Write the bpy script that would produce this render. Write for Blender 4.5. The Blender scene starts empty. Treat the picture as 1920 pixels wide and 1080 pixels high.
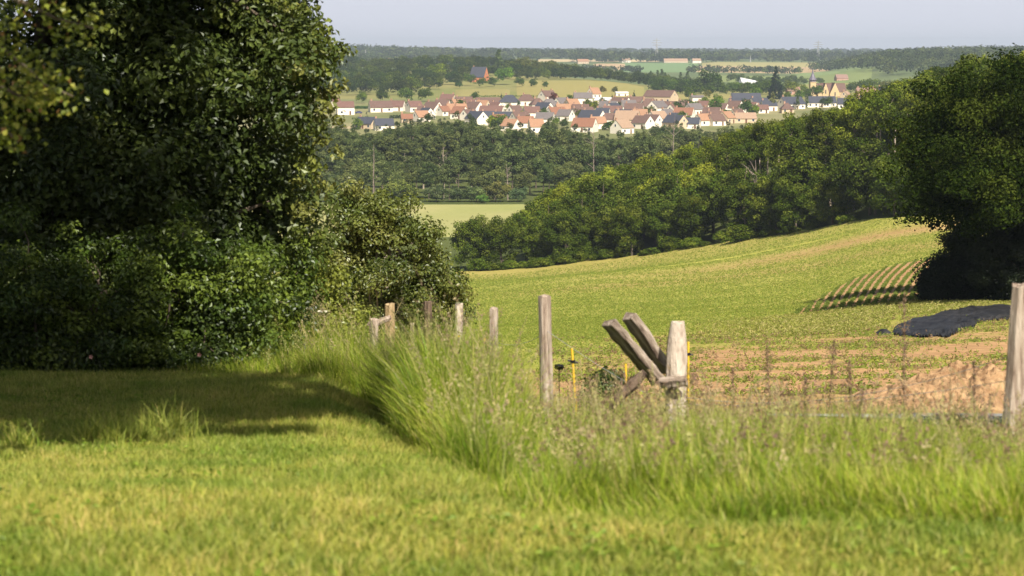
import bpy, bmesh, math, random
import numpy as np
from mathutils import Vector, Matrix, Euler
R = math.radians
sc = bpy.context.scene
C = sc.collection

# ------------------------------------------------------------------ camera, sky, sun, exposure
F = 4400.0                      # focal length in pixels of a 1920-wide picture
HOR = 95.0                      # row of the eye-level horizon
PITCH = math.atan((540 - HOR) / F)
cam_d = bpy.data.cameras.new('camera'); cam = bpy.data.objects.new('camera', cam_d); C.objects.link(cam)
cam_d.sensor_width = 36; cam_d.lens = 36 * F / 1920
cam.location = (0, 0, 0); cam.rotation_euler = (math.pi / 2 - PITCH, 0, 0)
cam_d.clip_start = 0.1; cam_d.clip_end = 40000
cam_d.dof.use_dof = True; cam_d.dof.focus_distance = 170; cam_d.dof.aperture_fstop = 5.4
sc.camera = cam

SUN_EL, SUN_AZ = 46.0, 21.0     # azimuth: degrees to the right of straight behind the camera
S = Vector((math.sin(R(SUN_AZ)) * math.cos(R(SUN_EL)), -math.cos(R(SUN_AZ)) * math.cos(R(SUN_EL)), math.sin(R(SUN_EL))))
ld = bpy.data.lights.new('sun', 'SUN'); ld.energy = 5.0; ld.angle = R(0.53); ld.color = (1.0, 0.91, 0.77)
lo = bpy.data.objects.new('sun', ld); C.objects.link(lo); lo.rotation_euler = S.to_track_quat('Z', 'Y').to_euler()
w = bpy.data.worlds.new('World'); sc.world = w; w.use_nodes = True
nt = w.node_tree
sky = nt.nodes.new('ShaderNodeTexSky'); sky.sky_type = 'NISHITA'; sky.sun_disc = False
sky.sun_elevation = R(SUN_EL); sky.sun_rotation = math.atan2(S.x, S.y)
sky.air_density = 0.9; sky.dust_density = 5.0; sky.ozone_density = 1.2; sky.altitude = 100
# the bright milky band of summer air that lies along the horizon, fading into the blue above
wtc = nt.nodes.new('ShaderNodeTexCoord'); wsp = nt.nodes.new('ShaderNodeSeparateXYZ'); wmr = nt.nodes.new('ShaderNodeMapRange'); wmx = nt.nodes.new('ShaderNodeMix')
wmx.data_type = 'RGBA'; wmr.interpolation_type = 'SMOOTHSTEP'; wmr.inputs[1].default_value = 0.03; wmr.inputs[2].default_value = 0.11; wmr.inputs[3].default_value = 1.0; wmr.inputs[4].default_value = 0.0
nt.links.new(wtc.outputs['Generated'], wsp.inputs[0]); nt.links.new(wsp.outputs['Z'], wmr.inputs[0]); nt.links.new(wmr.outputs[0], wmx.inputs[0])
nt.links.new(sky.outputs[0], wmx.inputs[6]); wmx.inputs[7].default_value = (8.9, 9.15, 10.3, 1)
nt.links.new(wmx.outputs[2], nt.nodes['Background'].inputs[0]); nt.nodes['Background'].inputs[1].default_value = 0.051
sc.view_settings.view_transform = 'Standard'; sc.view_settings.look = 'None'
sc.view_settings.exposure = 0.68; sc.view_settings.gamma = 1
cy = sc.cycles
cy.max_bounces = 6; cy.diffuse_bounces = 3; cy.glossy_bounces = 2; cy.transmission_bounces = 3; cy.transparent_max_bounces = 6
cy.volume_bounces = 0; cy.sample_clamp_indirect = 4; cy.use_denoising = True
try:
    cy.denoiser = 'OPENIMAGEDENOISE'; cy.denoising_input_passes = 'RGB_ALBEDO_NORMAL'
except Exception:
    pass

# ------------------------------------------------------------------ helpers
def lin(c):
    return tuple((v / 255 / 12.92) if v / 255 <= 0.04045 else ((v / 255 + 0.055) / 1.055) ** 2.4 for v in c)

def tag(o, label=None, cat=None, group=None, kind=None):
    if label: o['label'] = label
    if cat: o['category'] = cat
    if group: o['group'] = group
    if kind: o['kind'] = kind
    return o

def link(o, parent=None):
    C.objects.link(o)
    if parent is not None: o.parent = parent
    return o

def empty(name, loc=(0, 0, 0), rz=0.0):
    o = bpy.data.objects.new(name, None); C.objects.link(o); o.location = loc; o.rotation_euler = (0, 0, rz)
    o.empty_display_size = 0.3
    return o

def mesh_np(name, V, Fc, mats, col=None, smooth=False, mat_idx=None):
    """V (n,3), Fc list of (m,k) arrays or one array; col (n,3) linear vertex colours"""
    if not isinstance(Fc, list): Fc = [Fc]
    me = bpy.data.meshes.new(name)
    V = np.asarray(V, dtype=np.float32)
    me.vertices.add(len(V)); me.vertices.foreach_set('co', V.ravel())
    loops = np.concatenate([f.ravel() for f in Fc]).astype(np.int32)
    tot = np.concatenate([np.full(len(f), f.shape[1], np.int32) for f in Fc])
    start = np.concatenate([[0], np.cumsum(tot)[:-1]]).astype(np.int32)
    me.loops.add(len(loops)); me.loops.foreach_set('vertex_index', loops)
    me.polygons.add(len(tot)); me.polygons.foreach_set('loop_start', start)
    if mat_idx is not None: me.polygons.foreach_set('material_index', mat_idx.astype(np.int32))
    me.update(calc_edges=True)
    me.polygons.foreach_set('use_smooth', np.full(len(tot), smooth, dtype=bool))
    if col is not None:
        a = me.color_attributes.new('Col', 'FLOAT_COLOR', 'POINT')
        cc = np.ones((len(V), 4), np.float32); cc[:, :3] = col
        a.data.foreach_set('color', cc.ravel())
    for m in (mats if isinstance(mats, (list, tuple)) else [mats]): me.materials.append(m)
    me.validate(verbose=False)
    return me

def obj(name, me, parent=None, loc=None):
    o = bpy.data.objects.new(name, me); link(o, parent)
    if loc is not None: o.location = loc
    return o

class MB:
    """collects boxes, prisms and tubes into one mesh"""
    def __init__(s): s.v = []; s.f = []
    def add(s, vs, fs):
        n = len(s.v); s.v += [tuple(p) for p in vs]; s.f += [tuple(i + n for i in f) for f in fs]; return s
    def box(s, x0, x1, y0, y1, z0, z1, M=None):
        vs = [Vector((x, y, z)) for z in (z0, z1) for y in (y0, y1) for x in (x0, x1)]
        if M is not None: vs = [M @ v for v in vs]
        return s.add(vs, [(0, 2, 3, 1), (4, 5, 7, 6), (0, 1, 5, 4), (2, 6, 7, 3), (0, 4, 6, 2), (1, 3, 7, 5)])
    def tube(s, pts, rad, n=6, cap=True, jit=0.0, rng=None):
        pts = [Vector(p) for p in pts]
        if not hasattr(rad, '__len__'): rad = [rad] * len(pts)
        base = len(s.v)
        prev = None
        for i, p in enumerate(pts):
            d = (pts[min(i + 1, len(pts) - 1)] - pts[max(i - 1, 0)])
            d = d.normalized() if d.length > 1e-9 else Vector((0, 0, 1))
            u = d.cross(Vector((0, 0, 1)) if abs(d.z) < 0.9 else Vector((1, 0, 0))).normalized() if prev is None else (prev - d * prev.dot(d)).normalized()
            prev = u; v = d.cross(u)
            for k in range(n):
                a = 2 * math.pi * k / n; r = rad[i] * (1 + (rng.uniform(-jit, jit) if jit and rng else 0))
                s.v.append(tuple(p + u * math.cos(a) * r + v * math.sin(a) * r))
        for i in range(len(pts) - 1):
            for k in range(n):
                a, b = base + i * n + k, base + i * n + (k + 1) % n
                s.f.append((a, b, b + n, a + n))
        if cap:
            s.f.append(tuple(base + k for k in reversed(range(n)))); s.f.append(tuple(base + (len(pts) - 1) * n + k for k in range(n)))
        return s
    def mesh(s, name, mat, smooth=False):
        me = bpy.data.meshes.new(name); me.from_pydata(s.v, [], s.f); me.update()
        for m in (mat if isinstance(mat, (list, tuple)) else [mat]): me.materials.append(m)
        if smooth: me.polygons.foreach_set('use_smooth', [True] * len(me.polygons))
        return me
    def build(s, name, mat, parent=None, smooth=False, loc=None):
        return obj(name, s.mesh(name, mat, smooth), parent, loc)

# ------------------------------------------------------------------ materials
MATS = {}
def nodes(m):
    m.use_nodes = True; return m.node_tree.nodes, m.node_tree.links, m.node_tree.nodes['Principled BSDF']

def noise_mat(name, c1, c2, scale=5.0, rough=0.9, bump=0.0, detail=4, spec=0.2, c3=None, stretch=(1, 1, 1)):
    if name in MATS: return MATS[name]
    m = bpy.data.materials.new(name); N, L, P = nodes(m)
    tc = N.new('ShaderNodeTexCoord'); mp = N.new('ShaderNodeMapping'); mp.inputs['Scale'].default_value = stretch
    no = N.new('ShaderNodeTexNoise'); no.inputs['Scale'].default_value = scale; no.inputs['Detail'].default_value = detail
    no.inputs['Roughness'].default_value = 0.65
    cr = N.new('ShaderNodeValToRGB'); cr.color_ramp.elements[0].position = 0.35; cr.color_ramp.elements[1].position = 0.65
    cr.color_ramp.elements[0].color = (*c1, 1); cr.color_ramp.elements[1].color = (*c2, 1)
    if c3:
        e = cr.color_ramp.elements.new(0.5); e.color = (*c3, 1)
    L.new(tc.outputs['Object'], mp.inputs[0]); L.new(mp.outputs[0], no.inputs['Vector']); L.new(no.outputs['Fac'], cr.inputs[0])
    L.new(cr.outputs[0], P.inputs['Base Color']); P.inputs['Roughness'].default_value = rough
    P.inputs['Specular IOR Level'].default_value = spec
    if bump:
        b = N.new('ShaderNodeBump'); b.inputs['Strength'].default_value = bump; b.inputs['Distance'].default_value = 0.05
        L.new(no.outputs['Fac'], b.inputs['Height']); L.new(b.outputs[0], P.inputs['Normal'])
    MATS[name] = m; return m

def leaf_mat(name, trans=0.3, gloss=0.06, rough=0.5, objcol=True):
    """vertex colour (leaf to leaf variation) times the object's own colour, part of the light passing through"""
    if name in MATS: return MATS[name]
    m = bpy.data.materials.new(name); m.use_nodes = True; N, L = m.node_tree.nodes, m.node_tree.links
    N.remove(N['Principled BSDF']); out = N['Material Output']
    at = N.new('ShaderNodeAttribute'); at.attribute_name = 'Col'
    src = at.outputs['Color']
    if objcol:
        oi = N.new('ShaderNodeObjectInfo'); mx = N.new('ShaderNodeMix'); mx.data_type = 'RGBA'; mx.blend_type = 'MULTIPLY'
        mx.inputs[0].default_value = 1; L.new(at.outputs['Color'], mx.inputs[6]); L.new(oi.outputs['Color'], mx.inputs[7]); src = mx.outputs[2]
    d = N.new('ShaderNodeBsdfDiffuse'); t = N.new('ShaderNodeBsdfTranslucent'); g = N.new('ShaderNodeBsdfGlossy'); g.inputs['Roughness'].default_value = rough
    g.inputs['Color'].default_value = (0.9, 0.95, 1, 1)
    hs = N.new('ShaderNodeHueSaturation'); hs.inputs['Value'].default_value = 1.5; hs.inputs['Hue'].default_value = 0.495; hs.inputs['Saturation'].default_value = 1.0
    L.new(src, d.inputs[0]); L.new(src, hs.inputs['Color']); L.new(hs.outputs[0], t.inputs[0])
    a = N.new('ShaderNodeMixShader'); a.inputs[0].default_value = trans; L.new(d.outputs[0], a.inputs[1]); L.new(t.outputs[0], a.inputs[2])
    b = N.new('ShaderNodeMixShader'); b.inputs[0].default_value = gloss; L.new(a.outputs[0], b.inputs[1]); L.new(g.outputs[0], b.inputs[2])
    L.new(b.outputs[0], out.inputs['Surface'])
    MATS[name] = m; return m

LEAF = leaf_mat('leaves', 0.25, 0.028, 0.42)
LEAFFAR = leaf_mat('leaves_far', 0.22, 0.0)
GRASS = leaf_mat('grass_blades', 0.33, 0.012, 0.5, objcol=False)
BARK = noise_mat('bark', (0.05, 0.04, 0.03), (0.16, 0.13, 0.10), 6, 0.95, 0.5, stretch=(1, 1, 0.3))
BARKPALE = noise_mat('bark_pale', (0.20, 0.16, 0.12), (0.42, 0.36, 0.29), 3, 0.95, 0.3, stretch=(1, 1, 0.3))
BARKDEAD = noise_mat('bark_dead', (0.13, 0.10, 0.085), (0.30, 0.25, 0.21), 3, 0.95, 0.3)

# ------------------------------------------------------------------ terrain height (metres relative to the eye)
def pchip(x, y, xq):
    x = np.asarray(x, float); y = np.asarray(y, float); h = np.diff(x); d = np.diff(y) / h
    m = np.zeros_like(y); m[0] = d[0]; m[-1] = d[-1]
    for i in range(1, len(y) - 1):
        if d[i - 1] * d[i] > 0:
            w1 = 2 * h[i] + h[i - 1]; w2 = h[i] + 2 * h[i - 1]; m[i] = (w1 + w2) / (w1 / d[i - 1] + w2 / d[i])
    xq = np.clip(xq, x[0], x[-1]); i = np.clip(np.searchsorted(x, xq) - 1, 0, len(x) - 2)
    t = (xq - x[i]) / h[i]
    return ((1 + 2 * t) * (1 - t) ** 2 * y[i] + t * (1 - t) ** 2 * h[i] * m[i] + t * t * (3 - 2 * t) * y[i + 1] + t * t * (t - 1) * h[i] * m[i + 1])

NEAR = [(-60, 0.5), (-20, -1.2), (0, -1.60), (5, -1.61), (7.4, -1.67), (12, -2.17), (15, -2.60), (21, -3.42), (26, -4.15)]
def p(Y, py): return (Y, -(py - HOR) / F * Y)
FARC = [(1000, -45), (1150, -42), p(1600, 185)]
PROF = {
    -400: [(40, -5.95), p(60, 702), p(100, 650), p(150, 612), p(220, 577), p(300, 546), p(420, 510), p(560, 437), (690, -45.2)] + FARC + [p(1750, 172), (2000, -25), (2300, -17), (2700, -30), (3500, -24), (4300, -18), (5000, -7), (7000, -12), (9000, -8), (12000, -6)],
    640: [(40, -5.95), p(60, 702), p(100, 650), p(150, 612), p(220, 577), p(300, 546), p(420, 510), p(560, 437), (690, -45.2)] + FARC + [p(1750, 172), (2000, -25), (2300, -17), (2700, -30), (3500, -24), (4300, -18), (5000, -7), (7000, -12), (9000, -8), (12000, -6)],
    900: [(40, -5.95), p(60, 700), p(100, 640), p(150, 605), p(220, 570), p(300, 540), p(420, 508), p(560, 435), (690, -45.2)] + FARC + [p(1750, 172), (2000, -25), (2300, -15), (2700, -28), p(3500, 132), p(4300, 117), (5000, -15), (7000, -14), (9000, -8), (12000, -6)],
    1100: [(40, -5.9), p(60, 695), p(100, 635), p(150, 595), p(220, 558), p(300, 520), p(415, 487), (500, -37), (600, -40), (700, -45)] + FARC + [p(1700, 178), p(2000, 150), (2150, -26), (2600, -36), p(3500, 133), p(4300, 117), (5000, -17), (7000, -14), (9000, -8), (12000, -6)],
    1300: [(40, -5.9), p(60, 690), p(100, 630), p(150, 585), p(220, 545), p(300, 505), p(400, 462), (480, -30), (600, -35), (750, -44), (1000, -45), (1150, -42), p(1600, 187), p(1750, 180), p(2000, 171), p(2600, 152), p(3500, 135), p(4300, 117), (5000, -18), (7000, -14), (9000, -9), (12000, -6)],
    1500: [(40, -5.88), p(60, 685), p(100, 620), p(150, 570), p(220, 525), p(300, 475), p(375, 432), (430, -23), (500, -24), (700, -40), (1000, -45), (1150, -42), p(1600, 185), p(1700, 179), p(2000, 172), p(2600, 158), p(3200, 142), p(3600, 136), p(4300, 118), (5000, -20), (7000, -15), (9000, -9), (12000, -6)],
    1700: [(40, -5.86), p(60, 680), p(80, 638), p(100, 600), p(120, 572), p(150, 540), p(200, 500), p(260, 460), p(340, 405), (420, -17), (480, -14), (700, -38), (1000, -44), (1150, -42), p(1600, 185), p(1700, 180), p(2000, 173), p(2600, 152), (3000, -17), (3500, -13), (4300, -25), (5000, -20), (7000, -15), (9000, -9), (12000, -6)],
    1900: [(40, -5.84), p(60, 675), p(80, 630), p(100, 592), p(120, 566), p(150, 532), p(200, 488), p(260, 445), p(340, 390), (420, -10), (480, -6), (700, -34), (1000, -44), (1150, -42), p(1600, 185), p(1700, 180), p(2000, 173), p(2600, 150), (3000, -14), (3500, -10), (4300, -22), (5000, -20), (7000, -15), (9000, -9), (12000, -6)],
}
PROF[2500] = PROF[1900]; PROF[-900] = PROF[-400]
_px = sorted(PROF); _A = np.array([(q - 960) / F for q in _px])
def _u(y): return np.log(np.maximum(np.asarray(y, float), -59) + 60)
_UG = np.linspace(_u(-59.0), _u(12000.0), 1600)
_EG = np.array([pchip([_u(a[0]) for a in NEAR + PROF[q]], [a[1] for a in NEAR + PROF[q]], _UG) for q in _px])
_AG = np.linspace(_A[0], _A[-1], 160)
_TG = np.array([pchip(_A, _EG[:, j], _AG) for j in range(len(_UG))]).T        # (160, 1600)
def H(x, y):
    x = np.asarray(x, float); y = np.asarray(y, float)
    a = np.clip(x / np.maximum(y, 22), _AG[0], _AG[-1] - 1e-9); u = np.clip(_u(y), _UG[0], _UG[-1] - 1e-9)
    ia = (a - _AG[0]) / (_AG[1] - _AG[0]); iu = (u - _UG[0]) / (_UG[1] - _UG[0])
    i = np.minimum(ia.astype(int), 158); j = np.minimum(iu.astype(int), 1598); fa = ia - i; fu = iu - j
    bank = np.clip((-0.045 - x / np.maximum(y, 8)) / 0.04, 0, 1); bank = bank * bank * (3 - 2 * bank)
    bank = bank * 0.58 * np.interp(y, [12, 16, 20, 24, 30, 37, 50], [0, .10, .42, .86, 1, .55, 0])      # the lawn lies a little higher on the left
    dip = np.clip((x / np.maximum(y, 8) + 0.030) / 0.055, 0, 1); dip = dip * dip * (3 - 2 * dip)
    bank = bank - dip * 0.42 * np.interp(y, [8.3, 10, 12, 15, 21, 26, 34], [0, .3, .8, 1, .95, .7, 0])      # and drops a little towards the fence on the right
    return bank + (_TG[i, j] * (1 - fa) * (1 - fu) + _TG[i + 1, j] * fa * (1 - fu) + _TG[i, j + 1] * (1 - fa) * fu + _TG[i + 1, j + 1] * fa * fu)
def h1(x, y): return float(H(x, y))
def at(px, Y, dz=0.0):
    """point of the ground on the bearing of photo column px, Y metres ahead"""
    x = (px - 960) / F * Y; return Vector((x, Y, h1(x, Y) + dz))
def hit(px, py, Y0, Y1):
    """ground point seen at (px, py) between Y0 and Y1"""
    ys = np.linspace(Y0, Y1, 400); r = HOR - H((px - 960) / F * ys, ys) / ys * F
    Y = float(ys[int(np.argmin(np.abs(r - py)))]); return at(px, Y)
def zpy(py, Y): return -(py - HOR) / F * Y

def vnoise(x, y, s, seed=0):
    """smooth value noise, 0..1"""
    r = np.random.RandomState(seed); T = r.rand(64, 64)
    u = np.asarray(x) / s + 100; v = np.asarray(y) / s + 100
    i = np.floor(u).astype(int); j = np.floor(v).astype(int); fu = u - i; fv = v - j
    fu = fu * fu * (3 - 2 * fu); fv = fv * fv * (3 - 2 * fv)
    g = lambda a, b: T[a % 64, b % 64]
    return g(i, j) * (1 - fu) * (1 - fv) + g(i + 1, j) * fu * (1 - fv) + g(i, j + 1) * (1 - fu) * fv + g(i + 1, j + 1) * fu * fv

def vertcol_mat(name, rough=0.95, n_scale=1.0, n_amt=0.35, bump=0.0, bscale=None):
    m = bpy.data.materials.new(name); N, L, P = nodes(m)
    at_ = N.new('ShaderNodeAttribute'); at_.attribute_name = 'Col'
    tc = N.new('ShaderNodeTexCoord'); no = N.new('ShaderNodeTexNoise'); no.inputs['Scale'].default_value = n_scale
    no.inputs['Detail'].default_value = 8; no.inputs['Roughness'].default_value = 0.7
    mr = N.new('ShaderNodeMapRange'); mr.inputs[1].default_value = 0.3; mr.inputs[2].default_value = 0.7
    mr.inputs[3].default_value = 1 - n_amt; mr.inputs[4].default_value = 1 + n_amt
    mx = N.new('ShaderNodeMix'); mx.data_type = 'RGBA'; mx.blend_type = 'MULTIPLY'; mx.inputs[0].default_value = 1
    L.new(tc.outputs['Object'], no.inputs['Vector']); L.new(no.outputs['Fac'], mr.inputs[0])
    L.new(at_.outputs['Color'], mx.inputs[6]); L.new(mr.outputs[0], mx.inputs[7]); L.new(mx.outputs[2], P.inputs['Base Color'])
    P.inputs['Roughness'].default_value = rough; P.inputs['Specular IOR Level'].default_value = 0.1
    if bump:
        b = N.new('ShaderNodeBump'); b.inputs['Strength'].default_value = bump; b.inputs['Distance'].default_value = 0.1
        L.new(no.outputs['Fac'], b.inputs['Height']); L.new(b.outputs[0], P.inputs['Normal'])
    return m

def sheet(name, ys, a0f, a1f, nx, colf, mat, dz=None, ramp=True):
    """grid draped over the terrain; a0f/a1f give the left/right edge (x) for a row y"""
    ys = np.asarray(ys, float); ny = len(ys); t = np.linspace(0, 1, nx)
    X0 = np.array([a0f(y) for y in ys]); X1 = np.array([a1f(y) for y in ys])
    X = X0[:, None] + (X1 - X0)[:, None] * t[None, :]; Y = np.repeat(ys[:, None], nx, 1)
    Z = H(X, Y)
    if dz is not None:
        rr = np.linspace(0, 1, ny); e_ = np.minimum.outer(np.minimum(rr, 1 - rr) * ny / 3, np.minimum(t, 1 - t) * nx / 3) if ramp else np.ones((ny, nx))
        e_ = np.clip(e_, 0, 1); Z = Z + dz(X, Y) * e_ - 0.35 * (1 - e_)
    V = np.stack([X, Y, Z], -1).reshape(-1, 3)
    k = np.arange(ny * nx).reshape(ny, nx)
    Fq = np.stack([k[:-1, :-1], k[:-1, 1:], k[1:, 1:], k[1:, :-1]], -1).reshape(-1, 4)
    col = colf(X.ravel(), Y.ravel())
    o = obj(name, mesh_np(name, V, Fq, mat, col, smooth=True)); o['kind'] = 'structure'
    return o

def mixc(a, b, t): t = np.clip(t, 0, 1)[:, None]; return np.asarray(a)[None] * (1 - t) + np.asarray(b)[None] * t if np.ndim(a) == 1 else a * (1 - t) + np.asarray(b)[None] * t

SOIL = np.array((0.33, 0.185, 0.085)); SOILPALE = np.array((0.46, 0.30, 0.155)); LAWN = np.array((0.14, 0.17, 0.025)); MEADOW = np.array((0.24, 0.24, 0.07))
def ground_col(x, y):
    n = vnoise(x, y, 3, 1) * 0.5 + vnoise(x, y, 0.9, 2) * 0.5
    c = mixc(LAWN * 0.8, LAWN * 1.15, n)
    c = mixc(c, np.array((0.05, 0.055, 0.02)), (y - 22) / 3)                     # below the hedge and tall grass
    n2 = vnoise(x, y, 60, 5); n3 = vnoise(x, y, 22, 6)
    valley = mixc(np.array((0.06, 0.08, 0.02)), np.array((0.10, 0.12, 0.035)), n3)
    c = np.where((y > 330)[:, None], valley, c)
    vill = mixc(np.array((0.14, 0.16, 0.06)), np.array((0.26, 0.24, 0.12)), n3 * 1.3 - 0.2)
    c = np.where((y > 1130)[:, None], vill, c)
    mead = mixc(np.array((0.24, 0.22, 0.08)), np.array((0.17, 0.19, 0.06)), n2)
    c = np.where((y > 1610)[:, None], mead, c)
    far = mixc(np.array((0.09, 0.13, 0.05)), np.array((0.14, 0.17, 0.06)), n2)
    c = np.where((y > 2200)[:, None], far, c)
    return c

GROUND = vertcol_mat('ground', n_scale=2.0, n_amt=0.3, bump=0.2)
us = np.linspace(_u(-30.0), _u(12000.0), 420); ys = np.exp(us) - 60
wf = lambda y: 16 + 0.36 * abs(y)
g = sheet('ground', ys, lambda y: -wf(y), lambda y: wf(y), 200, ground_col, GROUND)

# bare soil and the sown field beyond the fence
def fieldcol(x, y):
    px = 960 + x / y * F
    n = vnoise(x, y, 9, 11) * 0.5 + vnoise(x, y, 3.1, 12) * 0.3 + vnoise(x, y, 1.1, 13) * 0.2
    nl = vnoise(x * 0.5, y, 14, 14)
    green = mixc(np.array((0.26, 0.28, 0.05)), np.array((0.36, 0.33, 0.085)), n)
    soil = mixc(SOIL, SOILPALE, n)
    # how bare: near end is bare soil, a sandy band crosses the upper slope on the right
    e = (108 - 36 * np.clip((1300 - px) / 300, 0, 1.2)) * (0.8 + 0.35 * n)
    bare = np.clip((e + 26 * (vnoise(x, y, 7, 15) - .5) + 10 * (vnoise(x, y, 2.5, 16) - .5) - y) / 30, 0, 1)
    weeds = np.clip((vnoise(x, y, 2.2, 17) * 0.6 + vnoise(x, y, 6, 18) * 0.5 - 0.54) * 6, 0, 1) * np.clip((y - 36) / 30, 0.25, 1)
    bare = bare * (1 - 0.75 * weeds)
    headland = np.clip(1 - np.abs(y - 103 + 0.12 * (px - 1650) / 10) / 9, 0, 1) * np.clip((px - 1380) / 150, 0, 1)
    bare = bare * (1 - headland)
    # pale sandy streaks across the slope
    ln = np.log(y)
    s1 = np.clip(1 - np.abs(y - (300 - 0.03 * (1690 - px))) / 26, 0, 1) * np.clip((px - 1000) / 500, 0, 1) * (0.5 + nl)
    s2 = np.clip(1 - np.abs(y - 118) / 5, 0, 1) * np.clip((px - 1380) / 80, 0, 1) * np.clip((1760 - px) / 80, 0, 1)
    s3 = np.clip(1 - np.abs(y - 250) / 22, 0, 1) * 0.45 * (nl > 0.35) * np.clip((px - 850) / 200, 0, 1)
    s4 = np.clip((y - 330) / 60, 0, 1) * 0.25
    bare = np.clip(bare + 0.62 * s1 + 0.75 * s2 + s3 + s4, 0, 1)
    rows = (y > 121) & (y < rowtop(px)) & (px > 1490) & (px - (y - 121) * .7 > 1488)
    bare = np.where(rows, 1.0, bare)
    return mixc(green, soil, bare) if False else green * (1 - bare[:, None]) + soil * bare[:, None]
rowtop = lambda px: np.interp(px, [1490, 1540, 1600, 1680, 1760, 1900], [124, 152, 186, 203, 214, 222])
FIELD = vertcol_mat('sown_field', n_scale=1.6, n_amt=0.42, bump=0.5)
def edgeY(px): return float(np.interp(px, [200, 900, 1100, 1300, 1500, 1690, 1900, 2400], [420, 418, 413, 398, 373, 338, 325, 325]))
def ub(t): return 27 + (1 - t) * 0
fy = np.concatenate([np.linspace(25.6, 60, 160), np.linspace(60.4, 180, 260), np.linspace(181, 419, 240)])
def field_left(y): return (300 - 960) / F * y
def field_right(y):
    pxs = np.linspace(300, 2300, 400); e = np.array([edgeY(q) for q in pxs]); ok = pxs[e >= y]
    return ((ok.max() if len(ok) else 905) - 960) / F * y
sheet('sown_field', fy, field_left, field_right, 420, fieldcol, FIELD, dz=lambda X, Y: 0.06 + 0.0004 * Y + np.where(Y < 60, 0.10 * (vnoise(X, Y, 0.8, 21) - 0.5) * np.clip((Y - 27) / 4, 0, 1), 0))
# pale cut meadow on the valley floor
PALE = vertcol_mat('pale_meadow', n_scale=0.4, n_amt=0.10)
sheet('hay_meadow', np.linspace(540, 692, 60), lambda y: -0.30 * y, lambda y: 0.02 * y, 60,
      lambda x, y: mixc(np.array((0.27, 0.29, 0.10)), np.array((0.36, 0.34, 0.15)), vnoise(x, y * 0.4, 14, 31)), PALE, dz=lambda X, Y: 0.5 + 0 * X)
# fields on the slopes beyond the village: (px0, px1, Y0, Y1, colour)
for i, (q0, q1, a, b, c1, c2) in enumerate([
        (960, 1215, 1640, 1985, (0.30, 0.25, 0.09), (0.25, 0.24, 0.08)), (850, 960, 1660, 1800, (0.24, 0.23, 0.08), (0.28, 0.24, 0.09)),
        (1215, 1420, 1640, 1800, (0.24, 0.23, 0.08), (0.28, 0.25, 0.09)),
        (1480, 1720, 2250, 2560, (0.30, 0.26, 0.09), (0.24, 0.25, 0.08)), (1300, 1640, 2600, 3100, (0.17, 0.22, 0.07), (0.19, 0.23, 0.08)),
        (1110, 1180, 3550, 4100, (0.42, 0.30, 0.17), (0.46, 0.34, 0.2)), (1150, 1310, 3450, 4200, (0.15, 0.24, 0.10), (0.17, 0.25, 0.11)),
        (1290, 1560, 3500, 3950, (0.42, 0.30, 0.17), (0.38, 0.29, 0.15)), (1310, 1560, 3960, 4250, (0.34, 0.30, 0.12), (0.30, 0.29, 0.12)),
        (1480, 1620, 3120, 3450, (0.18, 0.25, 0.09), (0.2, 0.25, 0.1)), (900, 1240, 4400, 4620, (0.5, 0.40, 0.24), (0.44, 0.36, 0.2))]):
    sheet('field', np.linspace(a, b, 30), lambda y, q=q0: (q - 960) / F * y, lambda y, q=q1: (q - 960) / F * y, 24,
          lambda x, y, c1=c1, c2=c2: mixc(np.array(c1), np.array(c2), vnoise(x, y * 0.3, 60, 41)), PALE, dz=lambda X, Y: 0.0005 * Y + 0 * X)
# track through the village gardens on the left
sheet('road', np.linspace(1215, 1250, 8), lambda y: (600 - 960) / F * y, lambda y: (770 - 960) / F * y, 20, lambda x, y: mixc(np.array((0.40, 0.32, 0.2)), np.array((0.34, 0.3, 0.16)), vnoise(x, y, 6, 8)), PALE, dz=lambda X, Y: 0.5 + 0 * X)

# ------------------------------------------------------------------ foliage generators
def leaf_quads(P, nrm, size, rs, asp=0.62, fold=0.18):
    """rhombic folded leaves at P, roughly facing nrm; returns V (n*4,3), faces (2n,3)"""
    n = len(P)
    nrm = nrm / (np.linalg.norm(nrm, axis=1, keepdims=True) + 1e-9)
    t = rs.normal(size=(n, 3)); t -= (t * nrm).sum(1, keepdims=True) * nrm; t /= (np.linalg.norm(t, axis=1, keepdims=True) + 1e-9)
    b = np.cross(nrm, t); s = size[:, None]
    V = np.stack([P - t * s * 0.5, P + b * s * asp * 0.5 + nrm * s * fold - t * s * 0.05, P + t * s * 0.5, P - b * s * asp * 0.5 + nrm * s * fold - t * s * 0.05], 1)
    k = np.arange(n)[:, None] * 4
    Fc = np.concatenate([k + np.array([[0, 1, 2]]), k + np.array([[0, 2, 3]])], 0)
    return V.reshape(-1, 3), Fc

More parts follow.
